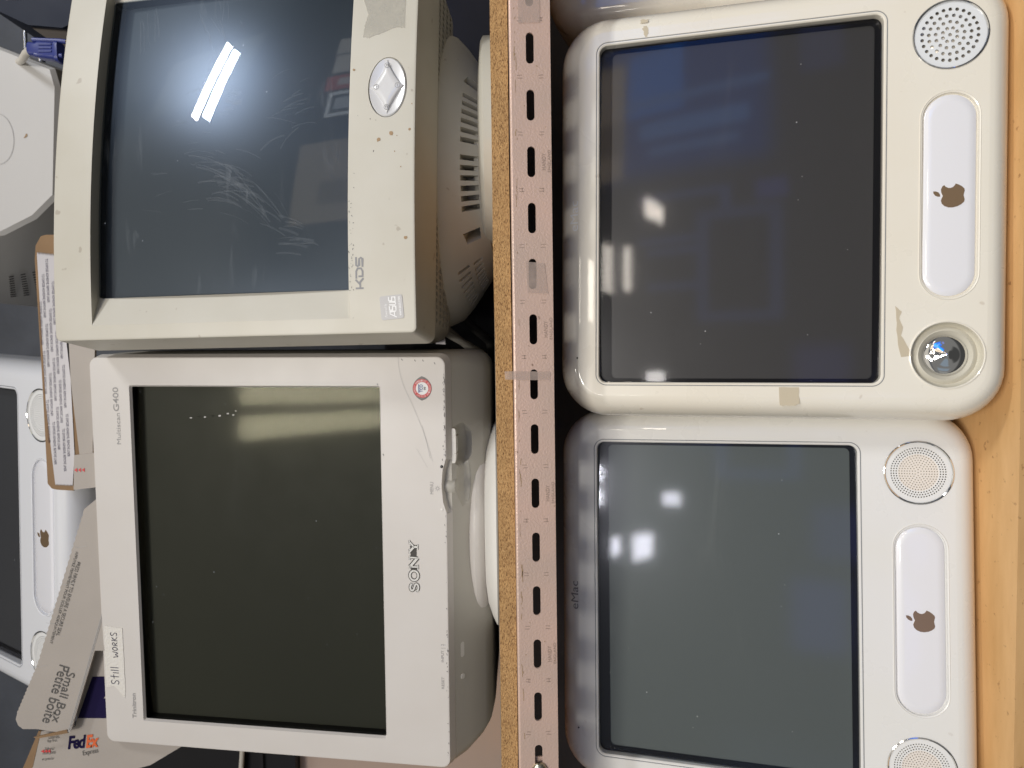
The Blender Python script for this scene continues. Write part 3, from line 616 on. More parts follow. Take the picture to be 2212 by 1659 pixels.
sm.bend(lambda x, y, z: (max(-0.157, min(0.157, x)), KG(max(-0.157, min(0.157, x)), z) - 0.00025, z)).obj('smudges', M['smear'], kd)
G().loft([kr(0.1592, 0.0686, 0.3442, 0.003, 0.0148), kr(0.1575, 0.0700, 0.3420, 0.004, 0.0226)]).obj('screen_border', M['black'], kd)
# rear housing, underside grille
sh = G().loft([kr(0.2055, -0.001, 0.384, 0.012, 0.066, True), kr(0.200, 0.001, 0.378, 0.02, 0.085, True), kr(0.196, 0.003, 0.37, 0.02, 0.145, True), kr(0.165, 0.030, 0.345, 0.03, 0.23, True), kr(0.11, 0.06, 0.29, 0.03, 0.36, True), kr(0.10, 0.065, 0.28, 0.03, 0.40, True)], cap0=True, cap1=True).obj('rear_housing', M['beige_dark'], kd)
cg = G()
for r in range(4):
    for i in range(17 if r < 3 else 14):
        x = -0.181 + i * 0.0068; y = 0.080 + r * 0.0165 - (x + 0.18) * 0.05
        for sx in (1, -1):
            cg.box(sx * x - 0.0023, sx * x + 0.0023, y, y + 0.0078, -0.02, 0.0105)
for r in range(7):
    for i in range(15):
        x = -0.150 + i * 0.0082; y = 0.158 + r * 0.0135; zz = 0.0035 + (y - 0.145) * 0.318
        if -0.150 + r * 0.006 < x < 0.0:
            for sx in (1, -1): cg.box(sx * x - 0.0026, sx * x + 0.0026, y, y + 0.006, zz - 0.02, zz + 0.009)
cut(sh, cg)
# tilt skirt with vent slots
NS = 64
def skirt_ring(rx, ry, z, cy): return [(rx * math.cos(2 * PI * i / NS), cy + ry * math.sin(2 * PI * i / NS), z) for i in range(NS)]
sk = G().loft([skirt_ring(0.172, 0.105, 0.012, 0.172), skirt_ring(0.166, 0.102, -0.002, 0.172), skirt_ring(0.152, 0.096, -0.014, 0.172), skirt_ring(0.128, 0.086, -0.030, 0.172), skirt_ring(0.106, 0.075, -0.046, 0.172), skirt_ring(0.100, 0.070, -0.046, 0.172)], cap0=True, cap1=True).obj('tilt_skirt', M['beige'], kd)
cg = G()
def slit(a, w=0.0028, z0=-0.0395, z1=-0.0225, rx=0.120, ry=0.081, dp=0.020):
    x = rx * math.cos(a); y = 0.172 + ry * math.sin(a); q = G().box(-w, w, -0.012, dp, z0, z1)
    q.xf(Matrix.Translation((x, y, 0)) @ Matrix.Rotation(a + PI / 2, 4, 'Z')); cg.add(q.v, q.f)
for k in range(6):
    slit(-PI / 2 + 0.075 + k * 0.085); slit(-PI / 2 - 0.075 - k * 0.085)
slit(-PI / 2 + 0.70, 0.006, -0.038, -0.022); slit(-PI / 2 - 0.76, 0.006, -0.038, -0.022)
for k in range(8):
    slit(-PI / 2 - 1.05 - k * 0.075, 0.0018, -0.041, -0.028, 0.124, 0.083, 0.004); slit(-PI / 2 - 1.0 - k * 0.08, 0.0018, -0.024, -0.013, 0.138, 0.091, 0.004)
cut(sk, cg)
G().lathe([(0.086, 0.012), (0.088, 0.0), (0.087, -0.014), (0.082, -0.020)], (0.0, 0.182, -0.046), 56, axis='z', cap0=True, cap1=True).obj('swivel_neck', M['beige'], kd, Matrix.Rotation(0.184, 4, 'X') if False else None)
# control pad
def oval(rx, rz, y): return [(0.0285 + rx * math.cos(2 * PI * i / 48), y, 0.0283 + rz * math.sin(2 * PI * i / 48)) for i in range(48)]
pad = G().loft([oval(0.0290, 0.0183, 0.003), oval(0.0288, 0.0181, 0.0006), oval(0.0278, 0.0173, -0.0002), oval(0.018, 0.011, 0.0012), oval(0.001, 0.001, 0.0014)], cap1=True).obj('control_pad', M['pearl'], kd)
def star(k, y):
    P = []
    for i in range(64):
        a = 2 * PI * i / 64; c, s_ = math.cos(a), math.sin(a); e = 1.55
        P.append((0.0285 + 0.0268 * k * math.copysign(abs(c) ** e, c), y, 0.0283 + 0.0168 * k * math.copysign(abs(s_) ** e, s_)))
    return P
def star2(k, y):       # concave-sided diamond
    P = []
    for i in range(64):
        a = 2 * PI * i / 64; r = 1 / ((abs(math.cos(a)) ** 0.8 + abs(math.sin(a)) ** 0.8) ** (1 / 0.8)); P.append((0.0285 + 0.0272 * k * r * math.cos(a), y, 0.0283 + 0.0170 * k * r * math.sin(a)))
    return P
G().loft([star2(1.0, 0.0016), star2(0.97, -0.0006), star2(0.86, -0.0013), star2(0.5, -0.0014), star2(0.05, -0.0013)], cap1=True).obj('rocker', M['pearl'], pad, angle=89)
ic = G()
for dx, dz in ((0.0205, 0), (-0.0205, 0), (0, 0.0105), (0, -0.0105)):
    cx, cz = 0.0285 + dx, 0.0283 + dz
    ic.ribbon([(cx + 0.0024 * math.cos(a), cz + 0.0024 * math.sin(a)) for a in [2 * PI * k / 16 for k in range(17)]], 0.0004, -0.0014)
    if dx == 0:
        ic.ribbon([(cx - 0.0014, cz), (cx + 0.0014, cz)], 0.0004, -0.0014)
        if dz > 0: ic.ribbon([(cx, cz - 0.0014), (cx, cz + 0.0014)], 0.0004, -0.0014)
    else: ic.ribbon([(cx - 0.001, cz - 0.0008), (cx + 0.001, cz - 0.0008), (cx + 0.001, cz + 0.0008), (cx - 0.0006, cz + 0.0008)], 0.0004, -0.0014)
ic.obj('icons', M['grey_text'], pad)
# KDS lettering: blocky strokes
lg = G(); x0, z0, h = -0.1632, 0.0513, 0.0078; w = 0.0017
kf = lambda x: KY(x)
def poly(g, pts, yf): g.patch(pts, yf, 0.0002)
S = lambda pts: [(x0 + a * 0.0302, z0 + c * h) for a, c in pts]
lg.ribbon(S([(0.03, 0.0), (0.03, 1.0)]), w, kf); lg.ribbon(S([(0.03, 0.42), (0.15, 0.42), (0.30, 1.0)]), w, kf); lg.ribbon(S([(0.14, 0.42), (0.22, 0.42), (0.34, 0.0)]), w * 1.05, kf)
lg.ribbon(S([(0.40, 0.0), (0.40, 0.62)]), w, kf); lg.ribbon(S([(0.33, 0.90), (0.56, 0.90), (0.645, 0.72), (0.645, 0.28), (0.56, 0.10), (0.40, 0.10)]), w, kf)
lg.ribbon(S([(1.0, 0.90), (0.74, 0.90), (0.715, 0.72), (0.74, 0.53), (0.95, 0.50), (0.975, 0.30), (0.94, 0.10), (0.69, 0.10)]), w, kf)
lg.obj('lettering', M['grey_text'], kd)
# silver sticker
SQ = [(-0.1930, 0.0338), (-0.1702, 0.0362), (-0.1690, 0.0140), (-0.1915, 0.0120)]
cxm = sum(p[0] for p in SQ) / 4; czm = sum(p[1] for p in SQ) / 4; ang = math.radians(4.5); ca, sa = math.cos(ang), math.sin(ang)
def rot(x, z): return (cxm + x * ca - z * sa, czm + x * sa + z * ca)
hh = 0.0111
stk = G().patch([rot(x, z) for x, _, z in rring(-hh, hh, -hh, hh, 0.0022)], KY, 0.0003).obj('sticker', M['sticker'], kd)
tg = G()
fit_text(tg, 'Powered by', -0.0090, 0.0040, 0.0040, 0.0072, 0, shear=0.35); fit_text(tg, 'www.asus.com', -0.0086, 0.0092, -0.0092, -0.0070, 0, bold=0.02)
q = 0.00105
for P in ([(-0.0095, -0.0040), (-0.0060, 0.0022), (-0.0040, 0.0022), (-0.0040, -0.0040)], [(-0.0086, -0.0022), (-0.0040, -0.0022)],
          [(0.0012, 0.0022), (-0.0024, 0.0022), (-0.0027, -0.0006), (0.0008, -0.0010), (0.0006, -0.0040), (-0.0036, -0.0040)],
          [(0.0024, 0.0022), (0.0018, -0.0034), (0.0030, -0.0042), (0.0046, -0.0040), (0.0050, 0.0022)],
          [(0.0098, 0.0022), (0.0062, 0.0022), (0.0059, -0.0006), (0.0094, -0.0010), (0.0092, -0.0040), (0.0054, -0.0040)]): tg.ribbon(P, q, 0)
tg.bend(lambda x, y, z: (lambda p: (p[0], KY(p[0]) - 0.00055, p[1]))(rot(x, z))).obj('sticker_print', M['white_ink'], stk)
# torn film left by a label, marks and stains
G().patch(ragged([(0.1235, 0.0560), (0.155, 0.0575), (0.155, 0.0125), (0.0870, 0.0128), (0.0885, 0.0210), (0.0800, 0.0480), (0.0815, 0.0545), (0.0890, 0.0540), (0.1050, 0.0505)], 0.0004, 8), KY, 0.0002).obj('torn_label', M['clear_residue'], kd)
sg = G()
for x, z, r in ((-0.0171, 0.0239, 0.0021), (-0.0225, 0.0362, 0.0019), (0.0486, 0.0624, 0.0012), (-0.0147, 0.0057, 0.0013), (-0.1169, 0.0095, 0.0016), (-0.035, 0.02, 0.0006), (-0.05, 0.014, 0.0006), (-0.02, 0.018, 0.0005), (0.01, 0.004, 0.0006)):
    G().patch(ragged(circ(x, z, r, 7), r * 0.25, 1), KY, 0.00015).obj('stain', M['stain'], kd)
sg = G()
for _ in range(46):
    x = random.uniform(-0.165, -0.075) if random.random() < .7 else random.uniform(-0.2, 0.12); z = random.uniform(0.0605, 0.0650) if x < -0.07 else random.uniform(0.004, 0.06)
    r = random.uniform(0.0002, 0.0006); sg.ribbon([(x, z), (x + random.uniform(-.001, .002), z + random.uniform(-.0012, .0012))], r, KY, 0.0002)
sg.obj('scuffs', M['scuff'], kd)

kb = G().lathe([(0.0, 0.0146), (0.085, 0.0146), (0.1145, 0.0115), (0.1195, 0.0085), (0.120, 0.0), (0.0, 0.0)], (0.262, 0.175, 0.0376), 72, axis='z')
# the foot stands on the board and turns with the monitor: a part of it
kbo = kb.obj('stand_base', M['beige']); kbo.parent = kd; kbo.matrix_parent_inverse = kd.matrix_world.inverted()

# ------------------------------------------------------------------ pale flat-faced monitor
SP = [-0.021621180207597974, -0.15684544292870156, 0.006982847677850201, -0.19516531962257133, 0.08547972890218934, 0.09081068214914251]
so = thing('crt_monitor', SP, 'pale greige flat front monitor with a handwritten masking tape label', 'monitor')
def sr(x0, x1, z0, z1, r, y): return rring(x0, x1, z0, z1, r, y, 6, 14)
b = G().loft([sr(-0.197, 0.196, 0.064, 0.368, 0.002, 0.022), sr(-0.1922, 0.1892, 0.0722, 0.3572, 0.0015, 0.0030), sr(-0.1938, 0.1908, 0.0706, 0.3588, 0.002, 0.0), sr(-0.2200, 0.2200, 0.0022, 0.4046, 0.008, 0.0), sr(-0.2214, 0.2214, 0.0008, 0.4058, 0.009, 0.0006), sr(-0.222, 0.222, 0.0, 0.4066, 0.0095, 0.0022), sr(-0.2232, 0.2250, -0.0035, 0.4070, 0.011, 0.010)], close=True).obj('bezel', M['sony'], so)
scal = G().lathe([(0.001, -1), (0.5, -0.866), (0.866, -0.5), (1, 0), (0.866, 0.5), (0.5, 0.866), (0.001, 1)], (0, 0, 0), 32, axis='z', cap0=True, cap1=True).xf(Matrix.Translation((0.086, 0.0, -0.0045)) @ Matrix.Diagonal((0.034, 0.020, 0.0105, 1)))
cut(b, scal)
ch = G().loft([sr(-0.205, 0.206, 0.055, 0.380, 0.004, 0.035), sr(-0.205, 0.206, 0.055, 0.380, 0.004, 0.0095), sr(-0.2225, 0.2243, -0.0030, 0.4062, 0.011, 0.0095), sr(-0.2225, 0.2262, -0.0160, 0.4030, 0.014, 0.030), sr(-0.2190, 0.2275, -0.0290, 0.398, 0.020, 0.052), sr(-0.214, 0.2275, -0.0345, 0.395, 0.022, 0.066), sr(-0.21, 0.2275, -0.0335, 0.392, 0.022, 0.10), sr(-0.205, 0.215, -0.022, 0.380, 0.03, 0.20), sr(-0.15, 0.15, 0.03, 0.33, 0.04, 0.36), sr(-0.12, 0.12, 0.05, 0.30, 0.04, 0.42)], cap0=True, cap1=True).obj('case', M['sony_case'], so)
s2 = G(); s2.add(scal.v, scal.f); s2.xf(Matrix.Translation((0, 0.016, -0.012)))
cut(ch, s2)
s3 = G().lathe([(0.001, -0.010), (0.020, -0.008), (0.024, 0), (0.020, 0.008), (0.001, 0.010)], (0.127, 0.020, -0.0115), 32, axis='z', cap0=True, cap1=True)
cut(ch, s3)
pw = G().loft([[(0.127 + 0.0185 * k * math.cos(a), 0.010 + 0.0135 * k * math.sin(a), z) for a in [PI * i / 20 for i in range(21)]] for k, z in ((1, 0.0), (1, -0.0060), (0.93, -0.0072), (0.5, -0.0078))], cap0=True, cap1=True).obj('power_button', M['offwhite'], so)
pg = G(); pg.add(*[(lambda q: (q.v, q.f))(G().ribbon([(0.0022 * math.cos(a), 0.0022 * math.sin(a)) for a in [math.radians(-240 + 300 * k / 16) for k in range(17)]], 0.0004, 0).ribbon([(0, 0.0005), (0, 0.0030)], 0.0004, 0))][0])
pg.xf(Matrix.Translation((0.127, 0.0155, -0.0081)) @ Matrix.Rotation(PI / 2, 4, 'X') @ Matrix.Rotation(PI, 4, 'Z')).obj('power_symbol', M['grey_text'], pw)
gr = G()
for x in (0.119, 0.1375): gr.box(x - 0.0003, x + 0.0003, 0.010, 0.0215, -0.0084, -0.006)
gr.obj('seam', M['crease'], pw)
G().lathe([(0.0001, -0.0078), (0.004, -0.0075), (0.0076, -0.0060), (0.0094, -0.0030), (0.0098, 0.0), (0.0094, 0.005)], (0.0835, 0.0165, 0.0000), 32, axis='z').obj('menu_knob', M['sony_case'], so)
sw = G().loft([rring(-0.0085, 0.0085, -0.0028, 0.0028, 0.0027, y) for y in (0.0, 0.003)], cap0=True).xf(Matrix.Translation((-0.0985, 0.0205, -0.0100)) @ Matrix.Rotation(math.radians(58), 4, 'X')).obj('input_switch', M['offwhite'], so)
G().loft([rring(-0.0030, 0.0030, -0.0028, 0.0028, 0.0027, y) for y in (-0.0006, 0.003)], cap0=True).xf(Matrix.Translation((-0.1285, 0.0205, -0.0100)) @ Matrix.Rotation(math.radians(58), 4, 'X')).obj('reset_button', M['offwhite'], so)
# tube
G().loft([sr(-0.1924, 0.1895, 0.0719, 0.3575, 0.0015, 0.0034), sr(-0.1930, 0.1900, 0.0700, 0.3600, 0.0015, 0.0165)]).obj('screen_border', M['black'], so)
glass_patch(-0.194, 0.191, 0.069, 0.361, 0, lambda x, z: 0.0162 + x * x * 0.02).obj('screen', M['ph_S'], so)
glass_patch(-0.1926, 0.1896, 0.0718, 0.3576, 0, lambda x, z: 0.0036 + (x * x) / 7.0).obj('front_glass', M['gl_S'], so)
# printed words
tx = G(); fit_text(tx, 'Multiscan', 0.1248, 0.1597, 0.3712, 0.3762, 0, spacing=1.0); fit_text(tx, 'G400', 0.1618, 0.1885, 0.3720, 0.3788, 0, bold=0.008)
fit_text(tx, 'Trinitron', -0.1914, -0.1620, 0.3672, 0.3722, 0, bold=0.022)
fit_text(tx, 'MENU', 0.0772, 0.0900, 0.0147, 0.0183, 0)
for k in range(8):
    a = PI / 4 * k; tx.ribbon([(0.0833 + 0.0019 * math.cos(a), 0.0102 + 0.0019 * math.sin(a)), (0.0833 + 0.0028 * math.cos(a), 0.0102 + 0.0028 * math.sin(a))], 0.0004, 0)
tx.ribbon([(0.0833 + 0.0014 * math.cos(a), 0.0102 + 0.0014 * math.sin(a)) for a in [2 * PI * k / 12 for k in range(13)]], 0.0004, 0)
fit_text(tx, 'INPUT 1 2', -0.1041, -0.0843, 0.0060, 0.0088, 0); tx.ribbon([(-0.0888, 0.0037), (-0.0888, 0.0055)], 0.0004, 0); tx.ribbon([(-0.0852, 0.0037), (-0.0852, 0.0055)], 0.0004, 0)
fit_text(tx, 'RESET', -0.1335, -0.1205, 0.0060, 0.0088, 0)
tx.obj('lettering', M['mid_text'], so)
# engraved slab-serif word: dark inlay, bright letters
def serif(k=1.0):
    H = 0.0098; T = 0.0011; out = []
    gg = G()
    def st(P, w): gg.ribbon([(-0.0290 + x, 0.0322 + z) for x, z in P], w * k, 0, 0.0003 if k > 1 else 0.0005)
    cS = [(0.0088, 0.0074), (0.0076, 0.0088), (0.0052, 0.0094), (0.0026, 0.0090), (0.0014, 0.0074), (0.0022, 0.0058), (0.0052, 0.0048), (0.0082, 0.0038), (0.0090, 0.0022), (0.0076, 0.0007), (0.0050, 0.0003), (0.0026, 0.0008), (0.0012, 0.0024)]
    st(smooth_poly(cS, 2, False), 0.0019); st([(0.0090, 0.0064), (0.0090, 0.0096)], 0.0009); st([(0.0010, 0.0034), (0.0010, 0.0002)], 0.0009)
    st([(0.0180 + 0.0052 * math.cos(a), 0.0049 + 0.0046 * math.sin(a)) for a in [2 * PI * i / 32 for i in range(33)]], 0.0020)
    st([(0.0274, 0.0005), (0.0274, 0.0093)], 0.0015); st([(0.0274, 0.0092), (0.0374, 0.0006)], 0.0026); st([(0.0374, 0.0005), (0.0374, 0.0093)], 0.0015)
    for x in (0.0274, 0.0374): st([(x - 0.0026, 0.0093), (x + 0.0022, 0.0093)], T)
    st([(0.0248, 0.0005), (0.0300, 0.0005)], T)
    st([(0.0440, 0.0092), (0.0490, 0.0046)], 0.0022); st([(0.0540, 0.0092), (0.0490, 0.0046)], 0.0017); st([(0.0490, 0.0050), (0.0490, 0.0005)], 0.0022)
    st([(0.0415, 0.0093), (0.0465, 0.0093)], T); st([(0.0518, 0.0093), (0.0562, 0.0093)], T); st([(0.0462, 0.0005), (0.0518, 0.0005)], T)
    return gg
nm = serif(1.0).obj('nameplate', M['badge_white'], so)
ng = serif(1.85); v, f = ng.v, ng.f
ng.obj('letter_outline', M['badge_dark'], nm)
bg_ = G()
for P in ([(0.0118, 0.0030), (0.0140, 0.0028), (0.0140, 0.0070), (0.0118, 0.0068)], [(0.0232, 0.0018), (0.0262, 0.0018), (0.0262, 0.0080), (0.0232, 0.0080)], [(0.0384, 0.0018), (0.0470, 0.0018), (0.0475, 0.0040), (0.0425, 0.0084), (0.0384, 0.0084)], [(0.0480, 0.0075), (0.0500, 0.0075), (0.0500, 0.0088), (0.0480, 0.0088)]):
    bg_.patch([(-0.0290 + x, 0.0322 + z) for x, z in P], 0.0, 0.0002)
bg_.obj('letter_infill', M['badge_dark'], nm)
# round eco sticker
ec = (0.1885, 0.0251)
eye = [(ec[0] + 0.0128 * t, ec[1] + 0.0098 * (1 - t * t) ** 0.8 + 0.0004) for t in [-1 + 2 * k / 16 for k in range(17)]] + [(ec[0] + 0.0128 * t, ec[1] - 0.0098 * (1 - t * t) ** 0.8 - 0.0004) for t in [1 - 2 * k / 16 for k in range(1, 16)]]
es = G().patch(eye, 0.0, 0.0002).obj('eco_sticker', M['badge_dark'], so)
G().patch(circ(*ec, 0.0098, 40), -0.0002, 0.0001).obj('ring', M['red_ink'], es)
G().patch(circ(*ec, 0.0067, 32), -0.0004, 0.0001).obj('centre', M['white_ink'], es)
g = G()
for k, ch_ in enumerate('ECOLOGY ENERGY EMISSIONS ERGONOMICS '):
    if ch_ == ' ': continue
    a = PI * 1.12 - 2 * PI * k / 36; q = G(); fit_text(q, ch_, -0.00045, 0.00045, -0.0009, 0.0009, 0, depth=0)
    q.xf(Matrix.Translation((ec[0] + 0.0083 * math.cos(a), -0.0006, ec[1] + 0.0083 * math.sin(a))) @ Matrix.Rotation(-(a - PI / 2), 4, 'Y')); g.add(q.v, q.f)
g.obj('ring_text', M['white_ink'], es)
g = G(); fit_text(g, 'TCO', ec[0] - 0.0040, ec[0] + 0.0042, ec[1] - 0.0008, ec[1] + 0.0028, -0.0007, bold=0.02); g.ribbon([(ec[0] - 0.0044, ec[1] + 0.0036), (ec[0] + 0.0044, ec[1] + 0.0036)], 0.0008, -0.0007)
g.obj('eco_letters', M['blue_ink'], es)
g = G(); fit_text(g, '99', ec[0] - 0.0016, ec[0] + 0.0016, ec[1] - 0.0042, ec[1] - 0.0018, -0.0007, bold=0.02); g.obj('eco_year', M['black_ink'], es)
G().lathe([(0.0017, 0.0), (0.0012, -0.0006), (0.0001, -0.0007)], (0.1065, 0, 0.0055), 14).obj('indicator', M['black_ink'], so)
G().lathe([(0.0017, 0.0), (0.0012, -0.0006), (0.0001, -0.0007)], (0.0608, 0, 0.0057), 14).obj('indicator', M['offwhite'], so)
# masking tape with handwriting
mt = G().patch(ragged([(-0.0845, 0.4022), (-0.0862, 0.3800), (-0.120, 0.3797), (-0.1585, 0.3795), (-0.1680, 0.3806), (-0.1610, 0.3870), (-0.1545, 0.3930), (-0.1570, 0.4030), (-0.120, 0.4032)], 0.0003, 6), 0.0, 0.0004).obj('masking_tape', M['masking'], so)
hw_ = G()
def hand(P, x, z, sx, sz): hw_.ribbon([(x + a * sx, z + c * sz) for a, c in smooth_poly(P, 2, False)], 0.00085, -0.0005)
LET = {'S': [[(0.9, 0.85), (0.5, 1.0), (0.1, 0.8), (0.3, 0.55), (0.8, 0.4), (0.8, 0.1), (0.4, 0.0), (0.05, 0.15)]], 't': [[(0.5, 1.05), (0.45, 0.0)], [(0.0, 0.6), (1.0, 0.65)]], 'i': [[(0.3, 0.75), (0.3, 0.0)]], 'l': [[(0.3, 1.0), (0.25, 0.0)]],
       'W': [[(0, 0.75), (0.12, 0.05), (0.3, 0.0), (0.5, 0.5), (0.7, 0.0), (0.85, 0.05), (1.0, 0.8)]], 'O': [[(0.5, 0.8), (0.1, 0.6), (0.15, 0.1), (0.6, 0.0), (0.9, 0.4), (0.8, 0.75), (0.45, 0.8)]],
       'R': [[(0.1, 0.0), (0.15, 0.8), (0.8, 0.75), (0.7, 0.4), (0.2, 0.38), (0.9, 0.0)]], 'K': [[(0.15, 0.85), (0.1, 0.0)], [(0.9, 0.8), (0.15, 0.4), (0.95, 0.0)]]}
x = -0.1530
for chh, wd, ht in (('S', 0.0070, 0.0100), ('t', 0.0062, 0.0100), ('i', 0.0030, 0.0095), ('l', 0.0030, 0.0100), ('l', 0.0036, 0.0100), (' ', 0.0095, 0), ('W', 0.0075, 0.0080), ('O', 0.0058, 0.0080), ('R', 0.0056, 0.0080), ('K', 0.0058, 0.0085), ('S', 0.0056, 0.0085)):
    for P in LET.get(chh, []): hand(P, x, 0.3868, wd * 0.86, ht)
    x += wd
hw_.obj('handwriting', M['pen'], mt)
# scuffs along the lower edge, scratches, drips on the glass
g = G()
for _ in range(70):
    x = random.choice([random.uniform(0.11, 0.205), random.uniform(0.13, 0.2), random.uniform(-0.21, 0.06)]); z = 0.0012 + abs(random.gauss(0, 0.0011))
    P = [(x, z), (x + random.uniform(0.0003, 0.0022), z + random.uniform(-0.0004, 0.0008))]; g.ribbon(P, random.uniform(0.0002, 0.0007), 0)
for x, z in ((0.2195, 0.047), (0.2185, 0.033), (0.2185, 0.0245), (0.2155, 0.012), (0.1935, 0.074), (0.119, 0.069)): g.ribbon([(x, z), (x - 0.0018, z - 0.0012)], 0.0006, 0)
g.obj('scuffs', M['scuff'], so)
g = G(); g.ribbon(smooth_poly([(0.2214, 0.0504), (0.2100, 0.0500), (0.1928, 0.0460), (0.17, 0.0350), (0.1395, 0.0229), (0.115, 0.0175)], 2, False), 0.0003, 0); g.ribbon([(0.15, 0.026), (0.128, 0.0195), (0.112, 0.0150)], 0.0002, 0); g.ribbon([(0.125, 0.032), (0.105, 0.0205)], 0.0002, 0)
g.obj('scratch', M['pale_text'], so)
g = G()
for x, z in ((0.1545, 0.2905), (0.1555, 0.274), (0.1570, 0.2565), (0.1595, 0.247), (0.1625, 0.2375), (0.158, 0.2405)):
    q = ragged(circ(x, z, random.uniform(0.0006, 0.0010), 8, random.uniform(0.0009, 0.0016)), 0.0003, 1); g.patch(q, lambda X: 0.0036 + X * X / 7.0, 0.0002)
g.obj('glass_drips', M['pale_text'], so)
# swivel foot
dm = G().lathe([(math.cos(a), math.sin(a)) for a in [PI / 2 - PI * k / 18 for k in range(1, 18)]], (0, 0, 0), 64, axis='z', cap0=True, cap1=True).xf(Matrix.Translation((0.019, 0.092, -0.0235)) @ Matrix.Diagonal((0.112, 0.066, 0.0175, 1)))
dm.obj('swivel_dome', M['sony'], so)
fb = G().lathe([(0.0, 0.0145), (0.075, 0.0142), (0.092, 0.0118), (0.106, 0.0070), (0.114, 0.0032), (0.116, 0.0015), (0.115, 0.0), (0.0, 0.0)], (-0.166, 0.165, 0.0376), 72, axis='z')
fo = fb.obj('stand_base', M['offwhite']); fo.parent = so; fo.matrix_parent_inverse = so.matrix_world.inverted()

# ------------------------------------------------------------------ opened carton behind the pale monitor
ct = thing('shipping_carton', (0, 0, 0, 0, 0, 0), 'opened grey courier carton with printed flaps and a brown inside', 'carton')
CAMV = Vector(CAM)
def slab(P, m, name, th=0.003, par=ct):
    """flat board piece given by front-face corners in space"""
    P = [Vector(p) for p in P]; n = Vector((0, 0, 0))
    for i in range(len(P)): n += P[i].cross(P[(i + 1) % len(P)])
    n.normalize(); n = n if n.y > 0 else -n
    k = len(P); return G().add([*P, *[p + n * th for p in P]], [tuple(range(k)), tuple(range(k, 2 * k))[::-1]] + [(i, (i + 1) % k, k + (i + 1) % k, k + i) for i in range(k)]).obj(name, m, par)
slab([(0.1417, 0.157, 0.5534), (0.1571, 0.157, 0.5516), (0.1674, 0.157, 0.5455), (0.1688, 0.157, 0.5393), (0.1682, 0.157, 0.4854), (-0.0815, 0.157, 0.4955), (-0.0811, 0.157, 0.518), (-0.1209, 0.157, 0.5212), (-0.1194, 0.157, 0.540), (-0.1180, 0.157, 0.5455), (-0.1124, 0.157, 0.5501), (0.0169, 0.157, 0.5511)], M['kraft'], 'glue_flap')
ln = []
for k in range(41): ln.append((0.1478 + (0.1439 - 0.1478) * k / 40 + (0.0022 if k % 2 else -0.001), 0.5502 + (0.5200 - 0.5502) * k / 40))
ln += [(-0.08, 0.5180)]
for k in range(25): ln.append((-0.1155 + 0.0012 * k / 24 + (0.002 if k % 2 else 0), 0.5217 + 0.0193 * k / 24))
ln += [(-0.0252, 0.5475)]
lo = G().patch(ln, 0.1566, 0.0003).obj('release_liner', M['liner'], ct)
v, f = text_geo('TO EXPOSE ADHESIVE, REMOVE LINER'); wx = max(p.x for p in v)
g = G()
for r in range(5):
    x = 0.150 - 0.021 * (r % 2) - r * 0.004; top = 0.5480 - r * 0.0052
    while x > -0.10:
        sc1 = 0.049 / wx; zt = top - 0.0225 * 0 + (x - 0.02) * 0.028 - (0.0015 if x < -0.05 else 0)
        cut_ = [(x - p.x * sc1, 0.1560, zt - p.y * 0.0040) for p in v]
        low_ok = zt > 0.522 + max(0, x) * 0.02 - 0.02
        if x - 0.049 > -0.116 and x < 0.146: g.add(cut_, f)
        x -= 0.0555
g.obj('liner_text', M['purple'], lo)
slab([(0.0478, 0.1562, 0.5215), (0.0474, 0.1562, 0.4899), (-0.0787, 0.1562, 0.4976), (-0.0795, 0.1562, 0.5124), (-0.0151, 0.1562, 0.5174)], M['carton'], 'side_flap', 0.002)
tb = slab([(-0.0798, 0.1545, 0.5175), (-0.0776, 0.1545, 0.4945), (-0.1168, 0.1545, 0.4935), (-0.1196, 0.1545, 0.5197)], M['carton'], 'tuck_tab', 0.0018)
g = G()
for k in range(3): g.patch([(-0.0945, 0.5145 - k * 0.0042), (-0.0992, 0.5145 - k * 0.0042), (-0.0968, 0.5180 - k * 0.0042)], 0.1543, 0.0002)
g.obj('arrow_print', M['red_ink'], tb)
# printed flap: jagged upper edge, crease, rounded end
FP = [(-0.1300, 0.151, 0.4928), (-0.1409, 0.151, 0.5065)]
up = [(-0.1409, 0.151, 0.5065), (-0.2334, 0.151, 0.5379), (-0.3186, 0.151, 0.5667), (-0.3760, 0.151, 0.5930)]
for a, b in zip(up[:-1], up[1:]):
    n_ = 26
    for k in range(1, n_ + 1):
        t = k / n_; j = 0.0005 if k % 2 else -0.0005; FP.append((a[0] + (b[0] - a[0]) * t, a[1] + (b[1] - a[1]) * t, a[2] + (b[2] - a[2]) * t + j))
FP += [(-0.3830, 0.151, 0.5945), (-0.3900, 0.151, 0.5920), (-0.3945, 0.151, 0.5869), (-0.3949, 0.151, 0.5714), (-0.4006, 0.151, 0.5393), (-0.3964, 0.151, 0.5318), (-0.3046, 0.151, 0.5015), (-0.3049, 0.151, 0.4867)]
fl = slab(FP, M['carton'], 'printed_flap', 0.003)
def text_at(g, s, p0, p1, h, y, **kw):
    """text whose baseline runs p0 -> p1 in the x-z plane"""
    q = G(); d = Vector((p1[0] - p0[0], p1[1] - p0[1])); L_ = d.length; d /= L_; u = Vector((-d.y, d.x))
    fit_text(q, s, 0, L_, 0, h, 0, **kw); g.add([(p0[0] + d.x * a + u.x * c, y + b, p0[1] + d.y * a + u.y * c) for a, b, c in q.v], q.f)
g = G()
text_at(g, 'Small Box', (-0.3275, 0.5338), (-0.3862, 0.5538), 0.0098, 0.1507)
text_at(g, 'Petite bo\u00eete', (-0.3196, 0.5418), (-0.3862, 0.5648), 0.0118, 0.1507)
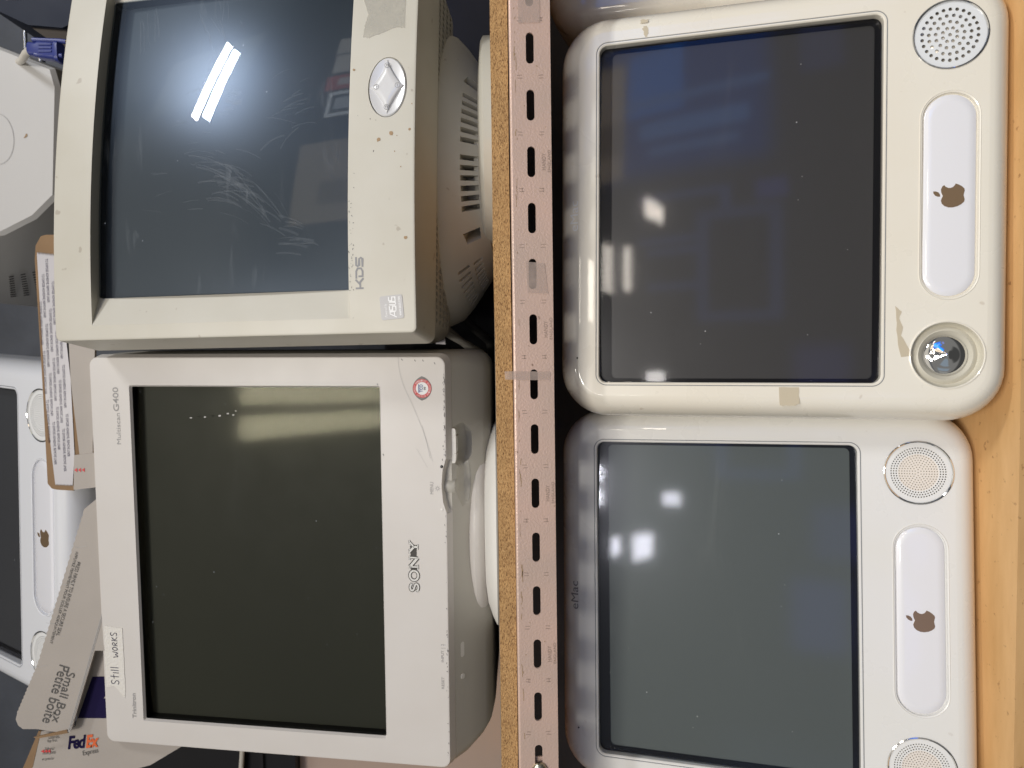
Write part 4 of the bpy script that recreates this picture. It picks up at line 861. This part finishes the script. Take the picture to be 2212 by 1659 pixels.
text_at(g, 'PRESS FIRMLY TO ENSURE A SECURE SEAL', (-0.2010, 0.5170), (-0.2858, 0.5445), 0.0040, 0.1507)
text_at(g, 'APPUYEZ FERMEMENT POUR SCELLER AD\u00c9QUATEMENT', (-0.1890, 0.5185), (-0.2945, 0.5525), 0.0044, 0.1507)
g.obj('flap_print', M['grey_print'], fl)
g = G()
for t in (0.18, 0.36, 0.55, 0.76):
    a = Vector((-0.1409, 0.5065)).lerp(Vector((-0.3775, 0.594)), t); g.ribbon([(a.x, a.y), (a.x - 0.0015, a.y - 0.008), (a.x + 0.0005, a.y - 0.017)], 0.0004, 0.1508)
for o_ in (0.015, 0.0165): g.ribbon([(-0.3990, 0.5340 + o_ - 0.015), (-0.33, 0.5115 + o_ - 0.015), (-0.25, 0.4860 + o_ - 0.015)], 0.0006, 0.1508)
g.obj('creases', M['pale_text'], fl)
fp = slab([(-0.2192, 0.1635, 0.504), (-0.3067, 0.1635, 0.4836), (-0.4120, 0.1635, 0.4964), (-0.4120, 0.1635, 0.3880), (-0.4480, 0.1635, 0.45), (-0.4760, 0.1635, 0.5641), (-0.4694, 0.1635, 0.6025), (-0.4475, 0.1635, 0.5866), (-0.4046, 0.1635, 0.5761), (-0.3993, 0.1635, 0.5344)], M['carton'], 'front_panel')
slab([(-0.4035, 0.1632, 0.5772), (-0.4461, 0.1632, 0.5965), (-0.4700, 0.1632, 0.6120), (-0.4690, 0.1632, 0.6010), (-0.4461, 0.1632, 0.5858), (-0.4040, 0.1632, 0.5745)], M['kraft'], 'panel_edge', 0.012)
slab([(-0.4040, 0.150, 0.5745), (-0.3960, 0.150, 0.5365), (-0.4000, 0.150, 0.5355), (-0.4055, 0.150, 0.5700)], M['kraft'], 'torn_edge', 0.002)
g = G(); g.patch([(-0.3405, 0.5125), (-0.3405, 0.4870), (-0.3905, 0.4870), (-0.3893, 0.5312)], 0.1633, 0.0002); pu = g
g.patch
pu.obj('block_letter', M['purple'], fp)
G().patch([(-0.3520, 0.4905), (-0.3520, 0.480), (-0.3660, 0.480), (-0.3663, 0.5000)], 0.1629, 0.0002).obj('letter_counter', M['carton'], fp)
g = G(); text_at(g, 'Fed', (-0.4265, 0.5443), (-0.4252, 0.5218), 0.0160, 0.1632, bold=0.035, shear=0.30, spacing=0.88); g.obj('logo_dark', M['purple'], fp)
g = G(); text_at(g, 'Ex', (-0.4252, 0.5232), (-0.4240, 0.5070), 0.0155, 0.1630, bold=0.035, shear=0.30, spacing=0.88); g.obj('logo_bright', M['orange'], fp)
g = G(); text_at(g, 'Express', (-0.4360, 0.5268), (-0.4325, 0.5085), 0.0075, 0.1632, shear=0.2); g.obj('logo_word', M['grey_print'], fp)
g = G()
for s_, u0, v0, wd in (('Close this', 0.5660, -0.4135, 0.0125), ('flap first.', 0.5675, -0.4185, 0.0115), ('Refermer', 0.5705, -0.4275, 0.0110), ('cette patte', 0.5735, -0.4330, 0.0150), ('en premier', 0.5745, -0.4400, 0.0140)):
    text_at(g, s_, (v0, u0), (v0 + 0.001, u0 - wd), 0.0042, 0.1632, shear=0.2)
g.obj('small_print', M['grey_print'], fp)
g = G()
for k in range(3): g.patch([(-0.4280, 0.5755 - k * 0.0036), (-0.4256, 0.5718 - k * 0.0036), (-0.4300, 0.5718 - k * 0.0036)], 0.1632, 0.0002)
g.obj('arrow_print', M['red_ink'], fp)

# ------------------------------------------------------------------ clutter at the back
hs = thing('turned_monitor', (0, 0, 0, 0, 0, 0), 'off white monitor housing turned back to front under the black box', 'monitor')
fr = [(0.4250, 0.27, 0.6700), (0.3950, 0.27, 0.5965), (0.3720, 0.268, 0.5900), (0.2380, 0.268, 0.5985), (0.2128, 0.27, 0.6267), (0.1928, 0.27, 0.6678), (0.1850, 0.27, 0.7600), (0.4340, 0.27, 0.7600)]
mid = [(0.4290, 0.275, 0.6690), (0.3980, 0.275, 0.5925), (0.3735, 0.274, 0.5858), (0.2360, 0.274, 0.5945), (0.2090, 0.275, 0.6240), (0.1885, 0.275, 0.6660), (0.1800, 0.275, 0.7640), (0.4385, 0.275, 0.7640)]
bk = [(0.4600, 0.44, 0.7200), (0.4380, 0.44, 0.6150), (0.3900, 0.44, 0.6050), (0.1500, 0.44, 0.6350), (0.1180, 0.44, 0.6950), (0.1130, 0.44, 0.7750), (0.1200, 0.44, 0.8300), (0.4650, 0.44, 0.8300)]
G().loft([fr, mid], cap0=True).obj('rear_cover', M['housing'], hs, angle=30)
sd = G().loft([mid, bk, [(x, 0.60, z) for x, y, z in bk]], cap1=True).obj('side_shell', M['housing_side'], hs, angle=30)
g = G(); g.ribbon([(0.3090 + 0.0315 * math.cos(a), 0.6645 + 0.0315 * 0.62 * math.sin(a)) for a in [2 * PI * k / 40 for k in range(41)]], 0.0006, 0.2695)
g.obj('round_emblem', M['pale_text'], hs)
g = G(); g.patch(smooth_poly([(0.3160, 0.6290), (0.3120, 0.6300), (0.3095, 0.6330), (0.3105, 0.6290), (0.3130, 0.6268)], 2), 0.2692, 0.0002); g.obj('chip_mark', M['stain'], hs)
vents = G()
nrm = Vector((-0.8, -0.6, 0)).normalized()
P0, P1, P2 = Vector((0.2360, 0.274, 0.5945)), Vector((0.1885, 0.275, 0.6660)), Vector((0.1180, 0.44, 0.6950)); P3 = Vector((0.1500, 0.44, 0.6350))
def onside(a, b):
    return (Vector(mid[3]).lerp(Vector(mid[4]), a)).lerp(Vector(bk[3]).lerp(Vector(bk[4]), a), b) if a <= 1 else (Vector(mid[4]).lerp(Vector(mid[5]), a - 1)).lerp(Vector(bk[4]).lerp(Vector(bk[5]), a - 1), b)
for r in range(7):
    for k in range(10):
        a = 0.30 + r * 0.26; b = 0.56 + k * 0.034 - 0.0 * r
        p = onside(min(1.98, a), b); q = onside(min(1.98, a + 0.11), b); w_ = (onside(min(1.98, a), b + 0.014) - p)
        n_ = (q - p).cross(w_).normalized(); n_ = n_ if n_.y < 0 else -n_
        vents.add([p + n_ * 0.0004, q + n_ * 0.0004, q + w_ + n_ * 0.0004, p + w_ + n_ * 0.0004], [(0, 1, 2, 3)])
vents.obj('vent_slits', M['dark'], sd)
g = G()
for k in range(5):
    p = Vector((0.385 - k * 0.022, 0.34, 0.5955)); c_ = Vector(mid[2]).lerp(Vector(mid[3]), 0.05 + 0.17 * k).lerp(Vector(bk[2]).lerp(Vector(bk[3]), 0.05 + 0.17 * k), 0.10)
    g.lathe([(0.0001, -0.001), (0.003, -0.001), (0.003, 0.001)], c_, 12, axis='z')
g.obj('vent_holes', M['dark'], sd)

bx = G().loft([[(0.4880, y, 0.6900), (0.4640, y, 0.6402), (0.4600, y, 0.5960), (0.4900, y, 0.5300), (0.62, y, 0.5300), (0.62, y, 0.6900)] for y in (0.30, 0.62)], cap0=True, cap1=True)
bt = bx.obj('equipment_case', M['navy'], angle=25); tag(bt, 'dark navy black equipment case jutting in above the beige monitor', 'equipment case')
lo2 = G().loft([[(0.4635, y, 0.6400), (0.4270, y, 0.5890), (0.4280, y, 0.5300), (0.4780, y, 0.5300), (0.4605, y, 0.5960)] for y in (0.305, 0.60)], cap0=True, cap1=True).obj('lower_cover', M['shiny_black'], bt, angle=25)
lb = G().patch([(0.4965, 0.6385), (0.4955, 0.6660), (0.520, 0.6660), (0.520, 0.6385)], 0.2997, 0.0004).obj('printed_label', M['sticker'], bt)
g = G()
for k in range(5): g.ribbon([(0.4980 + k * 0.004, 0.642), (0.4980 + k * 0.004, 0.663)], 0.0008, 0.2992)
g.obj('label_bars', M['grey_print'], lb)
vp = thing('video_plug', (0, 0, 0, 0, 0, 0), 'dark blue video plug on a beige cable beside the black case', 'plug')
pl_ = G().loft([[(0.3920 + hx * a - (0.5760 - z) * 0.11, 0.205 + hy * b, z) for a, b in [(math.copysign(abs(math.cos(t)) ** .5, math.cos(t)), math.copysign(abs(math.sin(t)) ** .5, math.sin(t))) for t in [2 * PI * k / 24 for k in range(24)]]] for hx, hy, z in ((0.0062, 0.006, 0.5790), (0.0078, 0.007, 0.5775), (0.0080, 0.007, 0.5690), (0.0098, 0.008, 0.5660), (0.0102, 0.008, 0.5480), (0.0120, 0.009, 0.5465), (0.0120, 0.009, 0.5425))], cap0=True, cap1=True)
pb = pl_.obj('plug_body', M['vga'], vp)
g = G()
for k in range(3): g.box(0.3862 + k * 0.004, 0.3880 + k * 0.004, 0.1962, 0.1985, 0.5490, 0.5640)
g.obj('grip_ribs', M['vga'], pb)
g = G().tube([(0.4015, 0.200, 0.5720), (0.4000, 0.200, 0.5400), (0.3990, 0.200, 0.5330)], 0.0026, 10); g.tube([(0.3845, 0.200, 0.5700), (0.3830, 0.200, 0.5380)], 0.0026, 10)
g.obj('thumb_screw', M['vga'], vp)
G().tube([(0.3992, 0.200, 0.5345), (0.3985, 0.200, 0.5300)], 0.0019, 10).obj('screw_tip', M['brass'], vp)
G().tube([(0.3920, 0.205, 0.5785), (0.3925, 0.215, 0.5900), (0.3970, 0.245, 0.6140), (0.4080, 0.28, 0.6420), (0.4300, 0.33, 0.6800)], 0.0042, 12).obj('cord', M['cable'], vp)
for nm_, x0_, z_, y_, r_ in (('steel_rod', 0.40, 0.7235, 0.46, 0.0052), ('steel_rod', 0.40, 0.7720, 0.50, 0.0030)):
    o = G().tube([(0.34, y_, z_), (0.66, y_, z_)], r_, 14).obj(nm_, M['steel'])
    tag(o, 'thick bright steel rod crossing behind the blue plug' if r_ > 0.004 else 'thin steel rod close to the wall behind the blue plug', 'rod')
pc = G().loft([rring(-1.10, -0.405, 0.0378, 0.3520, 0.006, y) for y in (0.424, 0.42 + 0.002, 0.70)], cap0=True, cap1=True).obj('computer_case', M['case_pink'])
tag(pc, 'pinkish beige metal case on the chipboard behind the pale monitor', 'computer case')
bcs = G().loft([rring(-1.10, -0.520, 0.3528, 0.690, 0.008, y) for y in (0.404, 0.40 + 0.003, 0.70)], cap0=True, cap1=True).obj('computer_case', M['black_case'])
tag(bcs, 'black metal case stacked on the pinkish beige one', 'computer case')
G().box(-1.0, -0.54, 0.398, 0.4045, 0.40, 0.404).box(-1.0, -0.54, 0.398, 0.4045, 0.43, 0.434).obj('front_ridge', M['shiny_black'], bcs)
o = G().tube([(-0.530, 0.396, 0.425), (-0.56, 0.392, 0.428), (-0.62, 0.39, 0.433), (-0.75, 0.392, 0.436)], 0.0035, 10).obj('loose_cable', M['cable']); tag(o, 'pale cable lying across the front of the black case', 'cable')
for P, r_, m_, l_ in (([(0.075, 0.20, 0.125), (0.052, 0.22, 0.094), (0.030, 0.27, 0.058), (0.010, 0.30, 0.043), (-0.06, 0.36, 0.0425)], 0.0046, 'cable', 'upper beige power cable running down between the two monitors'),
                      ([(0.070, 0.24, 0.110), (0.034, 0.26, 0.070), (0.004, 0.30, 0.046), (-0.06, 0.33, 0.0425)], 0.0046, 'cable', 'lower beige power cable running down beside the pale monitor'),
                      ([(0.085, 0.29, 0.090), (0.062, 0.30, 0.066), (0.045, 0.32, 0.046), (0.02, 0.36, 0.044)], 0.0060, 'dark_cable', 'thick grey cable in the shadow under the beige monitor')):
    o = G().tube(P, r_, 12).obj('power_cable', M[m_]); tag(o, l_, 'cable', 'power cables between the monitors')
tgp = G().patch([(0.060, 0.108), (0.0405, 0.105), (0.0395, 0.094), (0.059, 0.096)], 0.150, 0.0006).obj('cable_tag', M['liner']); tag(tgp, 'small white cable tag printed VOLTAGE in the gap between the monitors', 'tag')
g = G(); text_at(g, 'VOLTAGE', (0.0440, 0.1035), (0.0445, 0.0955), 0.0022, 0.1492); g.obj('tag_print', M['black_ink'], tgp)

sb_ = G().loft([rring(-0.34, 0.95, 0.0378, 0.235, 0.006, y) for y in (0.602, 0.60 + 0.002, 0.74)], cap0=True, cap1=True).obj('gap_darkener', M['black_case'])  # added black filler that darkens the gap behind the monitors
tag(sb_, 'long black box added to keep the gap behind the beige monitor dark', 'box')
